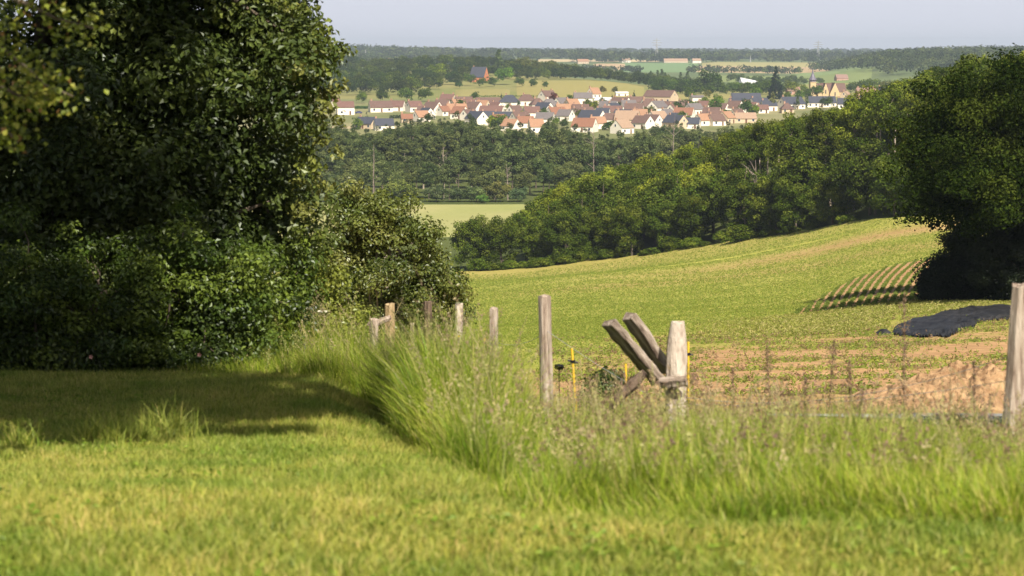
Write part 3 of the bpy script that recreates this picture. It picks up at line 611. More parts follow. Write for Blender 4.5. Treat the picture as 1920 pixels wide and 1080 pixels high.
# (px, py of the wall foot, length, depth, turn, eave height, roof, wall, options, label)
HS = [
 (648, 214, 11, 8, 12, 4.6, 'red', 'white', {}, 'tall white house with red-brown roof at the left end of the village'),
 (628, 204, 9, 8, 55, 3.6, 'red', 'white', {}, 'white gabled house half behind the leftmost village house'),
 (714, 209, 15, 9, 14, 3.0, 'brown', 'white', {}, 'long low white bungalow with brown roof alone on the lawn'),
 (777, 209, 9.5, 8, 28, 3.4, 'red', 'white', {}, 'white house with short red-brown roof right of the long bungalow'),
 (812, 215, 11, 10, -40, 3.8, 'brown', 'white', {}, 'broad brown-roofed house with big white gable turned right'),
 (795, 213, 8, 6, -15, 2.4, 'brown', 'cream', {}, 'low brown-roofed annexe in front of the broad gabled house'),
 (800, 222, 8, 8, -48, 3.0, 'slate', 'white', {}, 'small slate-roofed house with white gable above the poplars at left'),
 (790, 227, 9, 8, 35, 2.8, 'orange', 'white', {}, 'orange-roofed house with white left gable behind the valley treetops'),
 (763, 229, 7, 6, 10, 2.4, 'terra', 'cream', {}, 'low red-roofed house peeping over the valley treetops on the left'),
 (720, 243, 11, 8, 12, 2.8, 'slate', 'white', {}, 'slate-roofed white house lowest on the left, among the treetops'),
 (688, 240, 12, 8, -32, 2.8, 'slate', 'cream', {}, 'slate-roofed house with cream gable behind the dark conifer on the left'),
 (840, 195, 10, 8, -20, 3.4, 'red', 'cream', {'chim': 2}, 'reddish farm roof with two chimneys behind the first gabled houses'),
 (870, 197, 12, 7, 8, 2.8, 'brown', 'beige', {}, 'low long brown-roofed farm wing behind the orange roof'),
 (856, 215, 13, 9, 12, 3.0, 'orange', 'white', {'chim': 2}, 'wide pale orange roof right of the broad gabled house'),
 (890, 212, 10, 9, -40, 3.4, 'brown', 'white', {}, 'brown-roofed house with bright white gable turned right, behind slate roofs'),
 (832, 216, 7, 7, 40, 2.8, 'terra', 'white', {}, 'small terracotta-roofed house beside the wide orange roof'),
 (915, 200, 17, 8, 6, 2.8, 'brown', 'beige', {'chim': 0}, 'long brown-roofed barn with ochre wall left of the slate hipped house'),
 (955, 203, 13, 10, -8, 4.4, 'slate', 'white', {'hip': True}, 'large white house with slate hipped roof and dormers in the back row'),
 (987, 197, 12, 9, -10, 3.4, 'brown', 'white', {'hip': True}, 'white house with brown hipped roof right of the slate hipped one'),
 (922, 219, 15, 9, -14, 3.0, 'red', 'white', {}, 'long red-brown roof with white gable in the middle rows left of centre'),
 (894, 234, 12, 9, -50, 4.0, 'slate', 'white', {}, 'slate-roofed house with very long white gable wall, front row left'),
 (915, 229, 8, 8, 20, 3.0, 'slate', 'white', {}, 'small blue-slate roof squeezed behind the long white gable'),
 (945, 227, 13, 7, -10, 2.6, 'slate', 'cream', {}, 'long dark slate roof behind the yellow-green garden tree'),
 (958, 244, 9, 8, -35, 2.8, 'orange', 'white', {}, 'orange-roofed house with white gable among treetops, front row left'),
 (965, 217, 9, 8, 45, 3.0, 'brown', 'white', {}, 'brown roof with white left gable beside the bare garden tree'),
 (997, 219, 10, 8, 12, 3.0, 'red', 'white', {}, 'dark red-roofed house between the garden trees left of centre'),
 (1008, 205, 10, 9, 15, 3.4, 'brown', 'white', {'hip': True}, 'white house with small brown hipped roof below the second hipped roof'),
 (1026, 190, 11, 9, 38, 3.8, 'brown', 'white', {'chim': 2}, 'white left-gabled house beside the purple-leaved tree in the back row'),
 (1030, 207, 12, 10, 10, 3.2, 'grey', 'white', {'hip': True}, 'wide grey-brown hipped roof below the purple-leaved tree'),
 (1054, 201, 11, 8, 42, 3.0, 'grey', 'white', {}, 'long white left gable with grey roof right of the purple-leaved tree'),
 (1092, 195, 13, 8, 6, 4.4, 'grey', 'white', {'chim': 2, 'floors': 2}, 'dark grey-brown house with pale dormers left of the orange gable'),
 (1113, 183, 8.5, 8, 38, 3.2, 'orange', 'white', {'pitch': 48}, 'white-gabled house with bright orange roof behind the conifer, highest row'),
 (1165, 181, 10, 8, 4, 3.0, 'white', 'white', {'pitch': 12, 'chim': 0}, 'flat-roofed white building beside the yellow hill field'),
 (1132, 195, 12, 8, -30, 2.8, 'white', 'white', {'pitch': 25, 'chim': 0}, 'pale metal-roofed shed in the back row right of the orange gable'),
 (1163, 201, 13, 8, -35, 3.2, 'brown', 'white', {'chim': 2}, 'brown-roofed house with white right gable in the back row centre'),
 (1141, 208, 12, 8, -24, 3.0, 'grey', 'white', {}, 'plain grey-brown roof with white right gable, centre of the village'),
 (1192, 199, 9, 8, 10, 3.0, 'brown', 'white', {}, 'brown-roofed cottage left of the big farm building'),
 (1238, 191, 22, 14, -28, 4.0, 'brown', 'cream', {'chim': 0, 'pitch': 32}, 'biggest roof of the village, a brown-tiled farm hall with cream gable'),
 (1212, 210, 11, 10, 10, 3.2, 'brown', 'white', {'hip': True}, 'dark brown pyramid-roofed house below the farm hall'),
 (1232, 214, 12, 9, 50, 4.4, 'grey', 'white', {}, 'long white gable wall facing left below the farm hall'),
 (1252, 210, 13, 9, -30, 3.0, 'brown', 'cream', {}, 'brown-roofed house in the crowded rows right of the long white gable'),
 (1282, 224, 12, 9, -18, 3.2, 'terra', 'white', {}, 'terracotta-roofed house with bright white right gable, right of centre'),
 (1284, 206, 9, 8, 12, 2.8, 'brown', 'white', {}, 'low brown-roofed house behind the terracotta roof'),
 (1306, 195, 9, 8, 12, 4.6, 'grey', 'white', {'floors': 2, 'pitch': 20}, 'two-storey white house with shallow grey roof at the hill field'),
 (1318, 205, 8, 7, -20, 2.6, 'red', 'white', {}, 'small red-brown roof in front of the two-storey white house'),
 (1334, 221, 11, 8, -22, 3.0, 'brown', 'cream', {}, 'brown roof with cream right gable beside the round light green tree'),
 (1318, 234, 9, 8, 32, 3.0, 'orange', 'white', {}, 'bright orange roof with white left gable, front row right of centre'),
 (1342, 234, 9, 8, 25, 2.8, 'brown', 'white', {}, 'dark brown roof joined to the bright orange roof in the front row'),
 (1266, 240, 13, 9, -48, 3.4, 'slate', 'cream', {}, 'black slate roof with cream wall just above the valley wood'),
 (1232, 231, 11, 9, 38, 3.2, 'light', 'white', {}, 'pale pink-orange roof with white left gable above the valley wood'),
 (1188, 215, 12, 9, -8, 3.2, 'brown', 'white', {}, 'brown-roofed white house in the middle row centre'),
 (1148, 218, 12, 8, -6, 3.0, 'red', 'white', {}, 'red-brown roof with white front behind the garden hedge, centre'),
 (1110, 232, 15, 10, -34, 3.6, 'slate', 'white', {}, 'dark slate roof with tall white right gable and dormer, village centre'),
 (1096, 246, 13, 10, -20, 3.0, 'terra', 'white', {}, 'terracotta roof of the front row left of the bright garden'),
 (1120, 240, 9, 8, 20, 3.0, 'orange', 'white', {}, 'small orange roof tucked behind the front terracotta roof'),
 (1176, 233, 14, 11, -14, 3.2, 'light', 'cream', {'chim': 2}, 'wide pale sandy roof in the front rows, centre'),
 (1166, 249, 10, 9, 44, 3.2, 'light', 'white', {}, 'white left-gabled house with sandy roof lowest in the centre'),
 (1043, 222, 12, 9, 34, 3.0, 'terra', 'white', {}, 'red-orange roof with white left gable left of the village centre'),
 (1058, 214, 11, 8, 12, 3.0, 'orange', 'cream', {}, 'pale orange roof behind the red-orange one, left of centre'),
 (1088, 214, 11, 8, -8, 2.8, 'brown', 'cream', {}, 'brown-roofed house right above the slate roof with dormer'),
 (1005, 247, 8, 9, 10, 3.2, 'orange', 'white', {}, 'single orange-roofed white house rising from the valley treetops'),
 (1397, 193, 21, 9, 4, 3.0, 'slate', 'cream', {'chim': 0}, 'long slate-roofed terrace behind the round light green tree'),
 (1377, 212, 9, 9, -30, 3.8, 'brown', 'white', {}, 'brown-roofed house with white right gable beside the dark round tree'),
 (1422, 203, 13, 9, 30, 3.0, 'slate', 'white', {}, 'slate-roofed house with white left gable left of the tall spruce'),
 (1482, 203, 16, 10, 26, 3.2, 'slate', 'white', {}, 'slate-roofed house with white left gable right of the tall spruce'),
 (1537, 200, 20, 9, 5, 3.0, 'slate', 'white', {'chim': 0}, 'long slate-roofed building in front of the church'),
 (1581, 203, 9, 8, -4, 3.2, 'slate', 'white', {}, 'slate-roofed white house at the right end against the field-side wood'),
 (1474, 211, 8, 8, 5, 2.6, 'brown', 'cream', {'hip': True}, 'small brown hipped roof just above the field-side wood'),
 (1396, 229, 13, 7, 6, 2.6, 'light', 'cream', {}, 'long sandy roof lowest on the right, above the field-side wood'),
 (1361, 230, 8, 8, 48, 3.2, 'orange', 'cream', {}, 'cream left gable with orange roof between brown and sandy roofs'),
 (1381, 221, 7, 7, 30, 2.6, 'brown', 'white', {}, 'small dark brown roof behind the long sandy roof'),
 (1429, 211, 7, 6, 6, 2.4, 'red', 'white', {}, 'small red roof between garden shrubs right of the dark round tree'),
 (1584, 184, 7, 6, 60, 2.6, 'light', 'cream', {}, 'small sandy gable at the foot of the church nave'),
 (1621, 184, 15, 8, 8, 4.2, 'pink', 'pink', {'chim': 2}, 'old pink brick house with tall chimneys right of the church'),
 (1653, 180, 7, 7, 8, 4.2, 'slate', 'pink', {}, 'old slate-roofed brick house with end chimneys, far right of the village'),
 (1485, 172, 11, 7, 10, 3.0, 'pink', 'pink', {}, 'low pink roofs behind the garden trees left of the church'),
]
ROOF['pink'] = flat_mat('tile_pink', (0.24, 0.15, 0.12), var=.2, scale=3)
for (q, y_, L_, D, rt, ev, rf, wl, op, lab) in HS:
    house(q, y_, L_ * .9, D * .9, rt, ev * .95, rf, wl, lab, **op)
rf_ = random.Random(12)
for q, y_ in [(745, 207), (830, 206), (858, 204), (880, 204), (905, 207), (930, 211), (862, 222), (880, 224), (935, 235), (975, 230), (985, 238), (1020, 213), (1022, 231), (1060, 226), (1072, 205), (1085, 222), (1100, 220), (1130, 222), (1150, 212), (1178, 208), (1140, 232), (1168, 224), (1200, 226), (1215, 203), (1222, 238), (1250, 226), (1265, 215), (1272, 232), (1300, 214), (1296, 240), (1350, 212), (1340, 228), (1380, 203), (1405, 210), (1440, 207), (1205, 240)]:
    rf__, wl_ = rf_.choice([('brown', 'white'), ('brown', 'white'), ('grey', 'white'), ('red', 'white'), ('terra', 'white'), ('slate', 'white'), ('orange', 'cream')]); rt_ = rf_.choice([-42, -30, -12, 10, 32, 45])
    house(q, y_, rf_.uniform(7.5, 10), rf_.uniform(6.5, 8), rt_, rf_.uniform(2.6, 3.4), rf__, wl_, f"small {dict(brown='brown', grey='grey-brown', red='dark red', terra='terracotta', slate='slate', orange='orange')[rf__]}-roofed house wedged between bigger houses, {'left gable' if rt_ > 20 else 'right gable' if rt_ < -20 else 'long side'} turned to the viewer", Y=None)
house(899, 153, 13, 11, -22, 4.2, 'slate', 'orange', 'bright orange brick house with steep slate roof alone on the wooded hill', pitch=56, chim=1, Yr=(1800, 2250))

# church: tower, slate spire, nave with two gabled chapels
def church():
    b = hit(1545, 180, 1600, 1750); o = empty('church', b, R(8)); tag(o, 'cream stone church with slate spire and twin gables on the right of the village', 'church')
    u = b.y / F                              # metres per picture pixel here
    X = lambda px: (px - 1545) * u
    Z = lambda py: -(py - HOR) / F * b.y - b.z
    t = MB(); t.box(X(1515.5), X(1526.5), -2, 2.4, -4, Z(153)); t.box(X(1515), X(1527), -2.2, 2.6, Z(154), Z(153) + .05); t.build('tower', WALL['stone'], o)
    cx = (X(1515.5) + X(1526.5)) / 2; r = 2.35; s = MB()
    n = 8; rings = [(r * 1.02, Z(153) + .05), (r * 1.02, Z(149.5)), (r * 1.3, Z(149.2)), (r * 0.72, Z(144)), (r * 0.34, Z(138)), (0.10, Z(129)), (0.04, Z(127))]
    vs = [(cx + q * math.cos(6.283 * k / n + .39), .2 + q * math.sin(6.283 * k / n + .39), z) for q, z in rings for k in range(n)]
    fs = [(i * n + k, i * n + (k + 1) % n, (i + 1) * n + (k + 1) % n, (i + 1) * n + k) for i in range(len(rings) - 1) for k in range(n)]
    s.add(vs, fs + [tuple(reversed(range(n)))]); s.build('spire', flat_mat('spire_slate', (0.13, 0.12, 0.16), .4), o)
    def gab(x0, x1, y0, y1, zt, ze, wname):
        m = MB(); xm = (x0 + x1) / 2
        m.add([(x0, y0, -4), (x1, y0, -4), (x1, y1, -4), (x0, y1, -4), (x0, y0, ze), (x1, y0, ze), (x1, y1, ze), (x0, y1, ze), (xm, y0, zt), (xm, y1, zt)],
              [(0, 1, 5, 8, 4), (1, 2, 6, 5), (2, 3, 7, 9, 6), (3, 0, 4, 7), (4, 8, 9, 7), (5, 6, 9, 8), (0, 3, 2, 1)])
        m.build('chapel', WALL['stone'], o)
        rr = MB()
        for sg, xe in ((-1, x0 - .1), (1, x1 + .1)):
            rr.add([(xe, y0 + .35, ze), (xm, y0 + .35, zt + .05), (xm, y1, zt + .05), (xe, y1, ze), (xe, y0 + .35, ze + .2), (xm, y0 + .35, zt + .25), (xm, y1, zt + .25), (xe, y1, ze + .2)],
                   [(0, 1, 2, 3), (4, 7, 6, 5), (0, 4, 5, 1), (3, 2, 6, 7), (0, 3, 7, 4)])
        rr.build('chapel_roof', ROOF['brown'], o)
        w_ = MB(); w_.box(xm - .4, xm + .4, y0 - .06, y0 + .01, ze - 1.5, ze + 1.2); w_.build('window', GLASS, o)
    gab(X(1538), X(1550), -3.2, 5, Z(155.5), Z(171), 'a'); gab(X(1551), X(1570), -5.2, 5, Z(155), Z(175), 'b')
    m = MB(); x0, x1 = X(1530), X(1585); y0, y1, ze, zt = -2.5, 8, Z(172), Z(156.5)
    ym = (y0 + y1) / 2
    m.add([(x0, y0, -4), (x1, y0, -4), (x1, y1, -4), (x0, y1, -4), (x0, y0, ze), (x1, y0, ze), (x1, y1, ze), (x0, y1, ze), (x0, ym, zt), (x1, ym, zt)],
          [(0, 1, 5, 4), (1, 2, 6, 9, 5), (2, 3, 7, 6), (3, 0, 4, 8, 7), (4, 5, 9, 8), (6, 7, 8, 9), (0, 3, 2, 1)])
    m.box(x1 - .25, x1 + .35, y0 - .2, y0 + .4, -3, ze + .5)
    m.build('nave', WALL['stone'], o)
    rr = MB()
    for ye in (y0 - .3, y1 + .3):
        rr.add([(x0, ye, ze), (x1 - .1, ye, ze), (x1 - .1, ym, zt + .05), (x0, ym, zt + .05), (x0, ye, ze + .2), (x1 - .1, ye, ze + .2), (x1 - .1, ym, zt + .25), (x0, ym, zt + .25)],
               [(0, 1, 2, 3), (4, 7, 6, 5), (0, 4, 5, 1), (1, 5, 6, 2), (0, 3, 7, 4), (3, 2, 6, 7)])
    rr.build('nave_roof', ROOF['brown'], o)
    rg = MB(); rg.box(x0 + 3, x1 - .1, ym - .15, ym + .15, zt + .2, zt + .42); rg.build('ridge_tiles', ROOF['terra'], o)
church()

# garden and village trees: (px, py of the foot, height m, prototype, colour, label)
VT = [
 (678, 193, 9, 'far_round', (1.5, 1.6, 1.3), 'pale green round tree above the bungalow lawn'),
 (718, 190, 10, 'far_round', (.8, .9, .9), 'dark round tree directly behind the long bungalow'),
 (762, 192, 12, 'far_oak', (1.1, 1.3, 1), 'mid-green tree behind the short red-roofed house'),
 (796, 190, 11, 'far_oak', (.9, 1, .8), 'dull green tree behind the broad gabled house'),
 (688, 237, 8, 'far_cone', (1, 1.2, 1.2), 'dark little conifer between the two slate roofs on the left'),
 (756, 205, 4, 'far_bush', (1.2, 1.2, 1), 'low bush between the bungalow and the short red roof'),
 (848, 200, 5, 'far_bush', (.8, 1, .8), 'dark garden bush below the farm roof with two chimneys'),
 (891, 186, 6, 'far_round', (.9, 1.1, .8), 'small round tree in the meadow above the long barn'),
 (940, 184, 4, 'far_cone', (1, 1, 1), 'tiny conifer in the meadow above the slate hipped roof'),
 (926, 243, 9, 'far_round', (2.6, 2.3, .8), 'yellow garden tree at the front row left of centre'),
 (940, 243, 9.5, 'far_oak', (1.2, 1.4, 1.2), 'grey-green tree beside the yellow garden tree'),
 (972, 212, 8, 'far_spire', (1.3, 1.3, 1.4), 'feathery bare-looking tree left of the dark red roof'),
 (976, 222, 5, 'far_bush', (1.7, 1.7, .9), 'light green bushes below the feathery tree'),
 (1018, 222, 7, 'far_round', (.9, 1.1, .9), 'dark round garden tree left of the red-orange gable'),
 (1037, 194, 8, 'far_round', (1.6, .35, 1.2), 'dark purple-leaved tree in the back row'),
 (1108, 181, 7, 'far_cone', (1, 1.1, 1), 'dark conifer in front of the orange-roofed gable'),
 (1130, 174, 6, 'far_round', (1.6, 1.0, .9), 'brownish round tree in the hill field right of the orange gable'),
 (1152, 173, 5.5, 'far_round', (1.2, .95, .8), 'olive round tree in the hill field above the flat white building'),
 (1188, 184, 6, 'far_cone', (1, 1, 1), 'small dark conifer left of the farm hall'),
 (1147, 187, 4.5, 'far_cone', (1, 1, 1), 'tiny dark conifer beside the flat white building'),
 (1103, 204, 7, 'far_round', (1.5, 1.4, .8), 'olive garden tree below the dormered grey house'),
 (1114, 206, 6, 'far_bush', (2.2, 1.8, .7), 'golden garden bush beside the olive garden tree'),
 (1130, 198, 6, 'far_round', (1.3, 1.5, 1), 'green garden tree in front of the pale metal shed'),
 (1160, 207, 6, 'far_round', (.7, 1, .7), 'deep green bush behind the red-brown roof at centre'),
 (1072, 190, 5, 'far_bush', (1.5, 1.5, .9), 'hedge bush left of the dormered grey house'),
 (1148, 229, 5, 'far_bush', (2.4, 2.6, .8), 'vivid yellow-green shrub in the central garden'),
 (1140, 243, 5, 'far_bush', (.9, 1.1, .8), 'dark clipped hedge clump in the central garden'),
 (1216, 220, 8, 'far_oak', (1.3, 1.1, 1.1), 'grey-brown tree left of the pale pink-orange roof'),
 (1228, 226, 7, 'far_spire', (1.6, 1.3, 1.3), 'thin reddish tree above the pale pink-orange roof'),
 (1292, 186, 9, 'far_round', (1.3, 1.4, 1), 'light tree left of the two-storey white house'),
 (1302, 212, 8, 'far_round', (2.2, 2.3, .9), 'bright green garden tree right of the terracotta roof'),
 (1286, 227, 4, 'far_bush', (1, 1.2, .9), 'small dark bush in front of the terracotta-roofed house'),
 (1342, 208, 11, 'far_round', (1.6, 1.9, 1.3), 'large round light green tree in the right half of the village'),
 (1325, 183, 7, 'far_round', (1.9, 1.4, 1.3), 'pinkish tree beside the two-storey white house'),
 (1396, 214, 10, 'far_round', (.7, .95, .8), 'dark round tree beside the brown house with right gable'),
 (1413, 216, 7, 'far_round', (2, 2.1, .9), 'yellow-green shrub right of the dark round tree'),
 (1370, 218, 4, 'far_bush', (1.8, 1.9, .9), 'light shrub under the brown house with right gable'),
 (1448, 207, 12, 'far_spire', (1.9, 1.5, 1.4), 'grey bare poplar below the tall spruce'),
 (1494, 204, 9, 'far_spire', (1.1, 1.1, 1), 'thin tree in front of the right slate roofs'),
 (1512, 202, 8, 'far_spire', (1.5, 1.4, 1.1), 'light feathery tree in front of the long slate building'),
 (1548, 204, 9, 'far_oak', (.7, .8, .7), 'dark tree crown overlapping the long slate building'),
 (1596, 206, 10, 'far_round', (.8, .9, .8), 'dark tree at the right end of the slate roofs'),
 (1530, 184, 11, 'far_oak', (.9, 1.1, .9), 'dark tree at the foot of the church tower'),
 (1511, 185, 8, 'far_round', (.8, 1, .9), 'dark rounded tree left of the church tower'),
 (1497, 187, 8, 'far_round', (1.1, 1.4, 1), 'green tree left of the church gardens'),
 (1475, 185, 6, 'far_round', (1.4, 1.5, 1), 'light garden tree right of the tall spruce'),
 (1553, 180, 5, 'far_bush', (2, 1.1, .8), 'reddish creeper bush against the church gables'),
 (1480, 170, 12, 'far_round', (2, 1.8, 1.3), 'pale airy tree behind the pink roofs'),
 (1415, 186, 10, 'far_round', (1.3, 1.6, 1), 'green tree behind the slate roofs left of the spruce'),
]
for (q, y_, ht, key, c, lab) in VT:
    b = hit(q, y_, 1150, 1760); hp = {'far_oak': 13, 'far_round': 11, 'far_cone': 15, 'far_spire': 18, 'far_bush': 3.5}[key]
    plant(key, {'far_cone': 'conifer_tree', 'far_bush': 'garden_bush', 'far_spire': 'poplar_tree'}.get(key, 'garden_tree'), b, ht / hp, q * .7, c, lab, 'bush' if key == 'far_bush' else 'tree', flat=True)
gr_ = random.Random(31)
for i in range(60):
    q = gr_.uniform(655, 1430); y_ = gr_.uniform(196, 246) if q < 1330 else gr_.uniform(196, 222)
    if q < 800 and y_ < 236: continue
    ht = gr_.uniform(2.5, 6.0); c = gr_.choice([(.9, 1, .8), (1.2, 1.3, .8), (1.6, 1.7, .9), (.7, .85, .7), (1.3, 1.1, .8)])
    plant(gr_.choice(['far_bush', 'far_round']), 'garden_bush', hit(q, y_, 1150, 1700), ht / 7, q, c, 'small green garden tree or bush between the closely packed village houses', 'bush', 'garden greenery between the village houses', flat=True)
# the tall spruce
TREES['spruce'] = tree_proto(44, 23, 12, 22.5, 170, 1.1, 34, 0.75, [(0.016, 0.030, 0.018), (0.026, 0.045, 0.024)], 0.4, kind='cone', limbs=0, up=0.1)
plant('spruce', 'spruce_tree', hit(1453, 186, 1600, 1760), 1.0, 0, (1, 1, 1), 'tall dark spruce standing alone left of the church', 'tree')
# hedges of the gardens
def hedge(px0, px1, py, ht, lab, c=(0.035, 0.06, 0.02)):
    a = hit(px0, py, 1150, 1700); b = hit(px1, py, 1150, 1700); rs = np.random.RandomState(int(px0)); n = 500
    t = rs.rand(n)[:, None]; P_ = np.array(a) * (1 - t) + np.array(b) * t; P_[:, 2] += rs.rand(n) * ht; P_[:, 1] += rs.normal(size=n) * .5
    V, Fc = leaf_quads(P_, rs.normal(size=(n, 3)) + [0, -.6, .6], rs.uniform(.5, 1.0, n), rs)
    o = obj('hedge', mesh_np('hedge', V, Fc, LEAFFAR, np.repeat(np.array(c) * rs.uniform(.7, 1.3, (n, 1)), 4, 0))); tag(o, lab, 'hedge')
hedge(731, 775, 221, 1.8, 'dark clipped hedge on the lawn in front of the bungalow')
hedge(664, 690, 203, 1.6, 'green hedge between the leftmost house and the bungalow', (0.06, 0.13, 0.025))
hedge(1125, 1155, 240, 2.0, 'dark hedge beside the central garden')
hedge(880, 1010, 181, 1.2, 'long bright hedge across the meadow above the back row', (0.08, 0.12, 0.03))
# parked car on the drive of the leftmost house
def car(px, py, colr, lab, s=1.0, rz=0.2, Yr=(1150, 1700)):
    b = hit(px, py, *Yr); o = empty('parked_car', b, rz); tag(o, lab, 'car'); m = MB()
    prof = [(-2.1, .35), (-2.1, .8), (-1.3, .95), (-.7, 1.45), (.9, 1.48), (1.6, .98), (2.1, .9), (2.15, .35)]
    m.add([(x, -.85, z) for x, z in prof] + [(x, .85, z) for x, z in prof], [tuple(range(8)), tuple(reversed(range(8, 16)))] + [(i, i + 8, (i + 1) % 8 + 8, (i + 1) % 8) for i in range(8)])
    m.build('body', flat_mat('paint_' + str(int(colr[0] * 99)), colr, .3), o)
    g_ = MB(); g_.box(-.9, 1.1, -.87, -.855, 1.0, 1.38); g_.build('window', GLASS, o)
    for x in (-1.35, 1.35):
        for y in (-.8, .8):
            wv = MB(); wv.tube([(x, y - .1, .33), (x, y + .1, .33)], .33, 12); wv.build('wheel', flat_mat('tyre', (.02, .02, .02)), o)
car(673, 212, (0.05, 0.06, 0.16), 'dark blue car parked right of the leftmost village house')
car(1146, 232, (0.03, 0.03, 0.05), 'dark car parked beside the central garden', rz=0.5)

# ---- woods on the hills beyond the village
def hwood(rows, px0, px1, step, keys, smin, smax, lab, gp, cols=((1, 1, 1),), skip=None, name='hill_tree', Hs=1.0):
    for r_, Y in enumerate(rows):
        px = px0 + (r_ % 2) * step / 2
        while px < px1:
            q = px + rng.uniform(-.3, .3) * step; Yq = Y + rng.uniform(-12, 12)
            if not (skip and skip(q, Yq)):
                key = rng.choice(keys); c = rng.choice(cols)
                plant(key, name, at(q, Yq), rng.uniform(smin, smax) * Hs, rng.uniform(0, 6.28), jc(c, .15), lab, 'tree', gp, flat=True)
            px += step
G1 = 'trees on the wooded hill'
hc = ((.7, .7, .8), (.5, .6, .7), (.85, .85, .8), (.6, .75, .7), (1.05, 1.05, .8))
sk = lambda q, Y: 866 < q < 932 and Y < 2010
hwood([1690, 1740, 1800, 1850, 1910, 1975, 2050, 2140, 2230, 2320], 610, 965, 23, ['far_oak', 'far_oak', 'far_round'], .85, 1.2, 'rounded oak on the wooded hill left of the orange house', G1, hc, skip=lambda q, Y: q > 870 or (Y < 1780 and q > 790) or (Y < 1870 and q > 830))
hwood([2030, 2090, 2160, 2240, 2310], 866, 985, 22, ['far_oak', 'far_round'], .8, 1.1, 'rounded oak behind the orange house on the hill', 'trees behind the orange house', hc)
for (q, Y, ht, key, c, lab) in [(935, 2010, 27, 'far_spire', (1, 1.1, 1), 'tallest slender poplar right of the orange house'), (946, 1900, 17, 'far_oak', (1.4, 1.9, 1), 'broad fresh green chestnut right of the orange house'),
        (880, 1880, 12, 'far_oak', (.9, 1.1, .9), 'dark tree hiding the foot of the orange house'), (903, 1850, 9, 'far_oak', (1, 1.2, 1), 'green bush below the orange house'), (853, 1960, 20, 'far_cone', (1.7, 1.9, 1.2), 'pointed pale conifer left of the orange house'),
        (922, 1860, 9, 'far_round', (.8, 1, .9), 'dark round tree under the right end of the orange house'), (860, 1830, 7, 'far_round', (.6, .9, .6), 'small dark ball-shaped tree below the pointed pale conifer'), (820, 1950, 19, 'far_oak', (1.7, 1.7, .9), 'light green oak with bright top on the wooded hill'),
        (975, 1850, 9, 'far_oak', (.9, 1.1, .9), 'dark tree at the left end of the yellow hill field'), (1000, 1840, 8, 'far_round', (.9, 1.1, .9), 'round tree on the edge of the yellow hill field'), (1022, 1830, 6, 'far_round', (.8, 1, .9), 'last small round tree on the edge of the yellow hill field')]:
    hp = {'far_oak': 13, 'far_round': 11, 'far_cone': 15, 'far_spire': 18}[key]
    plant(key, 'hill_tree', at(q, Y), ht / hp, q, c, lab, 'tree', flat=True)
hwood([2010, 2050, 2090], 975, 1330, 17, ['far_oak', 'far_round', 'far_round'], .85, 1.15, 'tree in the belt above the yellow hill field', 'tree belt above the hill field', ((.75, .75, .8), (1.0, 1.05, .8), (.6, .7, .7), (1.2, 1.2, .8)))
hwood([2150, 2230], 965, 1070, 19, ['far_round', 'far_oak'], 1.1, 1.3, 'olive tree of the wood crest above the tree belt', 'crest wood above the tree belt', ((1.3, 1.1, .7), (1.1, 1.0, .7)))
hwood([1790, 1830, 1880], 1225, 1330, 20, ['far_oak', 'far_round'], .9, 1.15, 'dark tree behind the farm hall', 'dark trees behind the farm hall', ((.7, .85, .8), (.9, 1.1, .9)))
hwood([1780, 1830, 1900], 1310, 1450, 23, ['far_oak', 'far_round'], .8, 1.1, 'leafy tree on the rise behind the right half of the village', 'trees behind the right half of the village', ((.8, .95, .9), (1.4, 1.5, 1), (1, 1.2, .9)), skip=lambda q, Y: q < 1345 and Y < 1800)
plant('far_oak', 'hill_tree', at(1331, 1800), 1.75, 1, (.65, .8, .75), 'largest dark oak on the rise behind the two-storey white house', 'tree', flat=True)
hwood([1760, 1830], 1400, 1500, 22, ['far_round', 'far_oak'], .7, 1.0, 'tree standing behind the tall spruce', 'trees around the tall spruce', ((1.2, 1.3, 1), (.9, 1, .9), (1.5, 1.5, 1.1)))
hwood([1700, 1760, 1830, 1920], 1600, 1800, 24, ['far_oak', 'far_round'], .85, 1.15, 'tree of the grove right of the church', 'grove right of the church', ((.9, 1.0, 1), (1.1, 1.2, 1), (1.4, 1.2, 1)), skip=lambda q, Y: q < 1668 and Y < 1740)
for i, q in enumerate([1219, 1232, 1240, 1246, 1275, 1288]):
    plant('far_spire', 'poplar_tree', at(q, 2080), .8 + .08 * (i % 3), i, (1, 1.1, .9), f'narrow poplar above the tree belt, {ORD[i]} from the left', 'tree', 'narrow poplars above the tree belt', flat=True)
hwood([2560, 2620], 1375, 1560, 15, ['far_oak', 'far_round'], .6, 1.0, 'hazy tree in the hedgerow between the far fields', 'far hedgerow trees', ((1, 1.1, 1),), skip=lambda q, Y: 1400 < q < 1412 or q > 1500 and (int(q / 15) % 2))

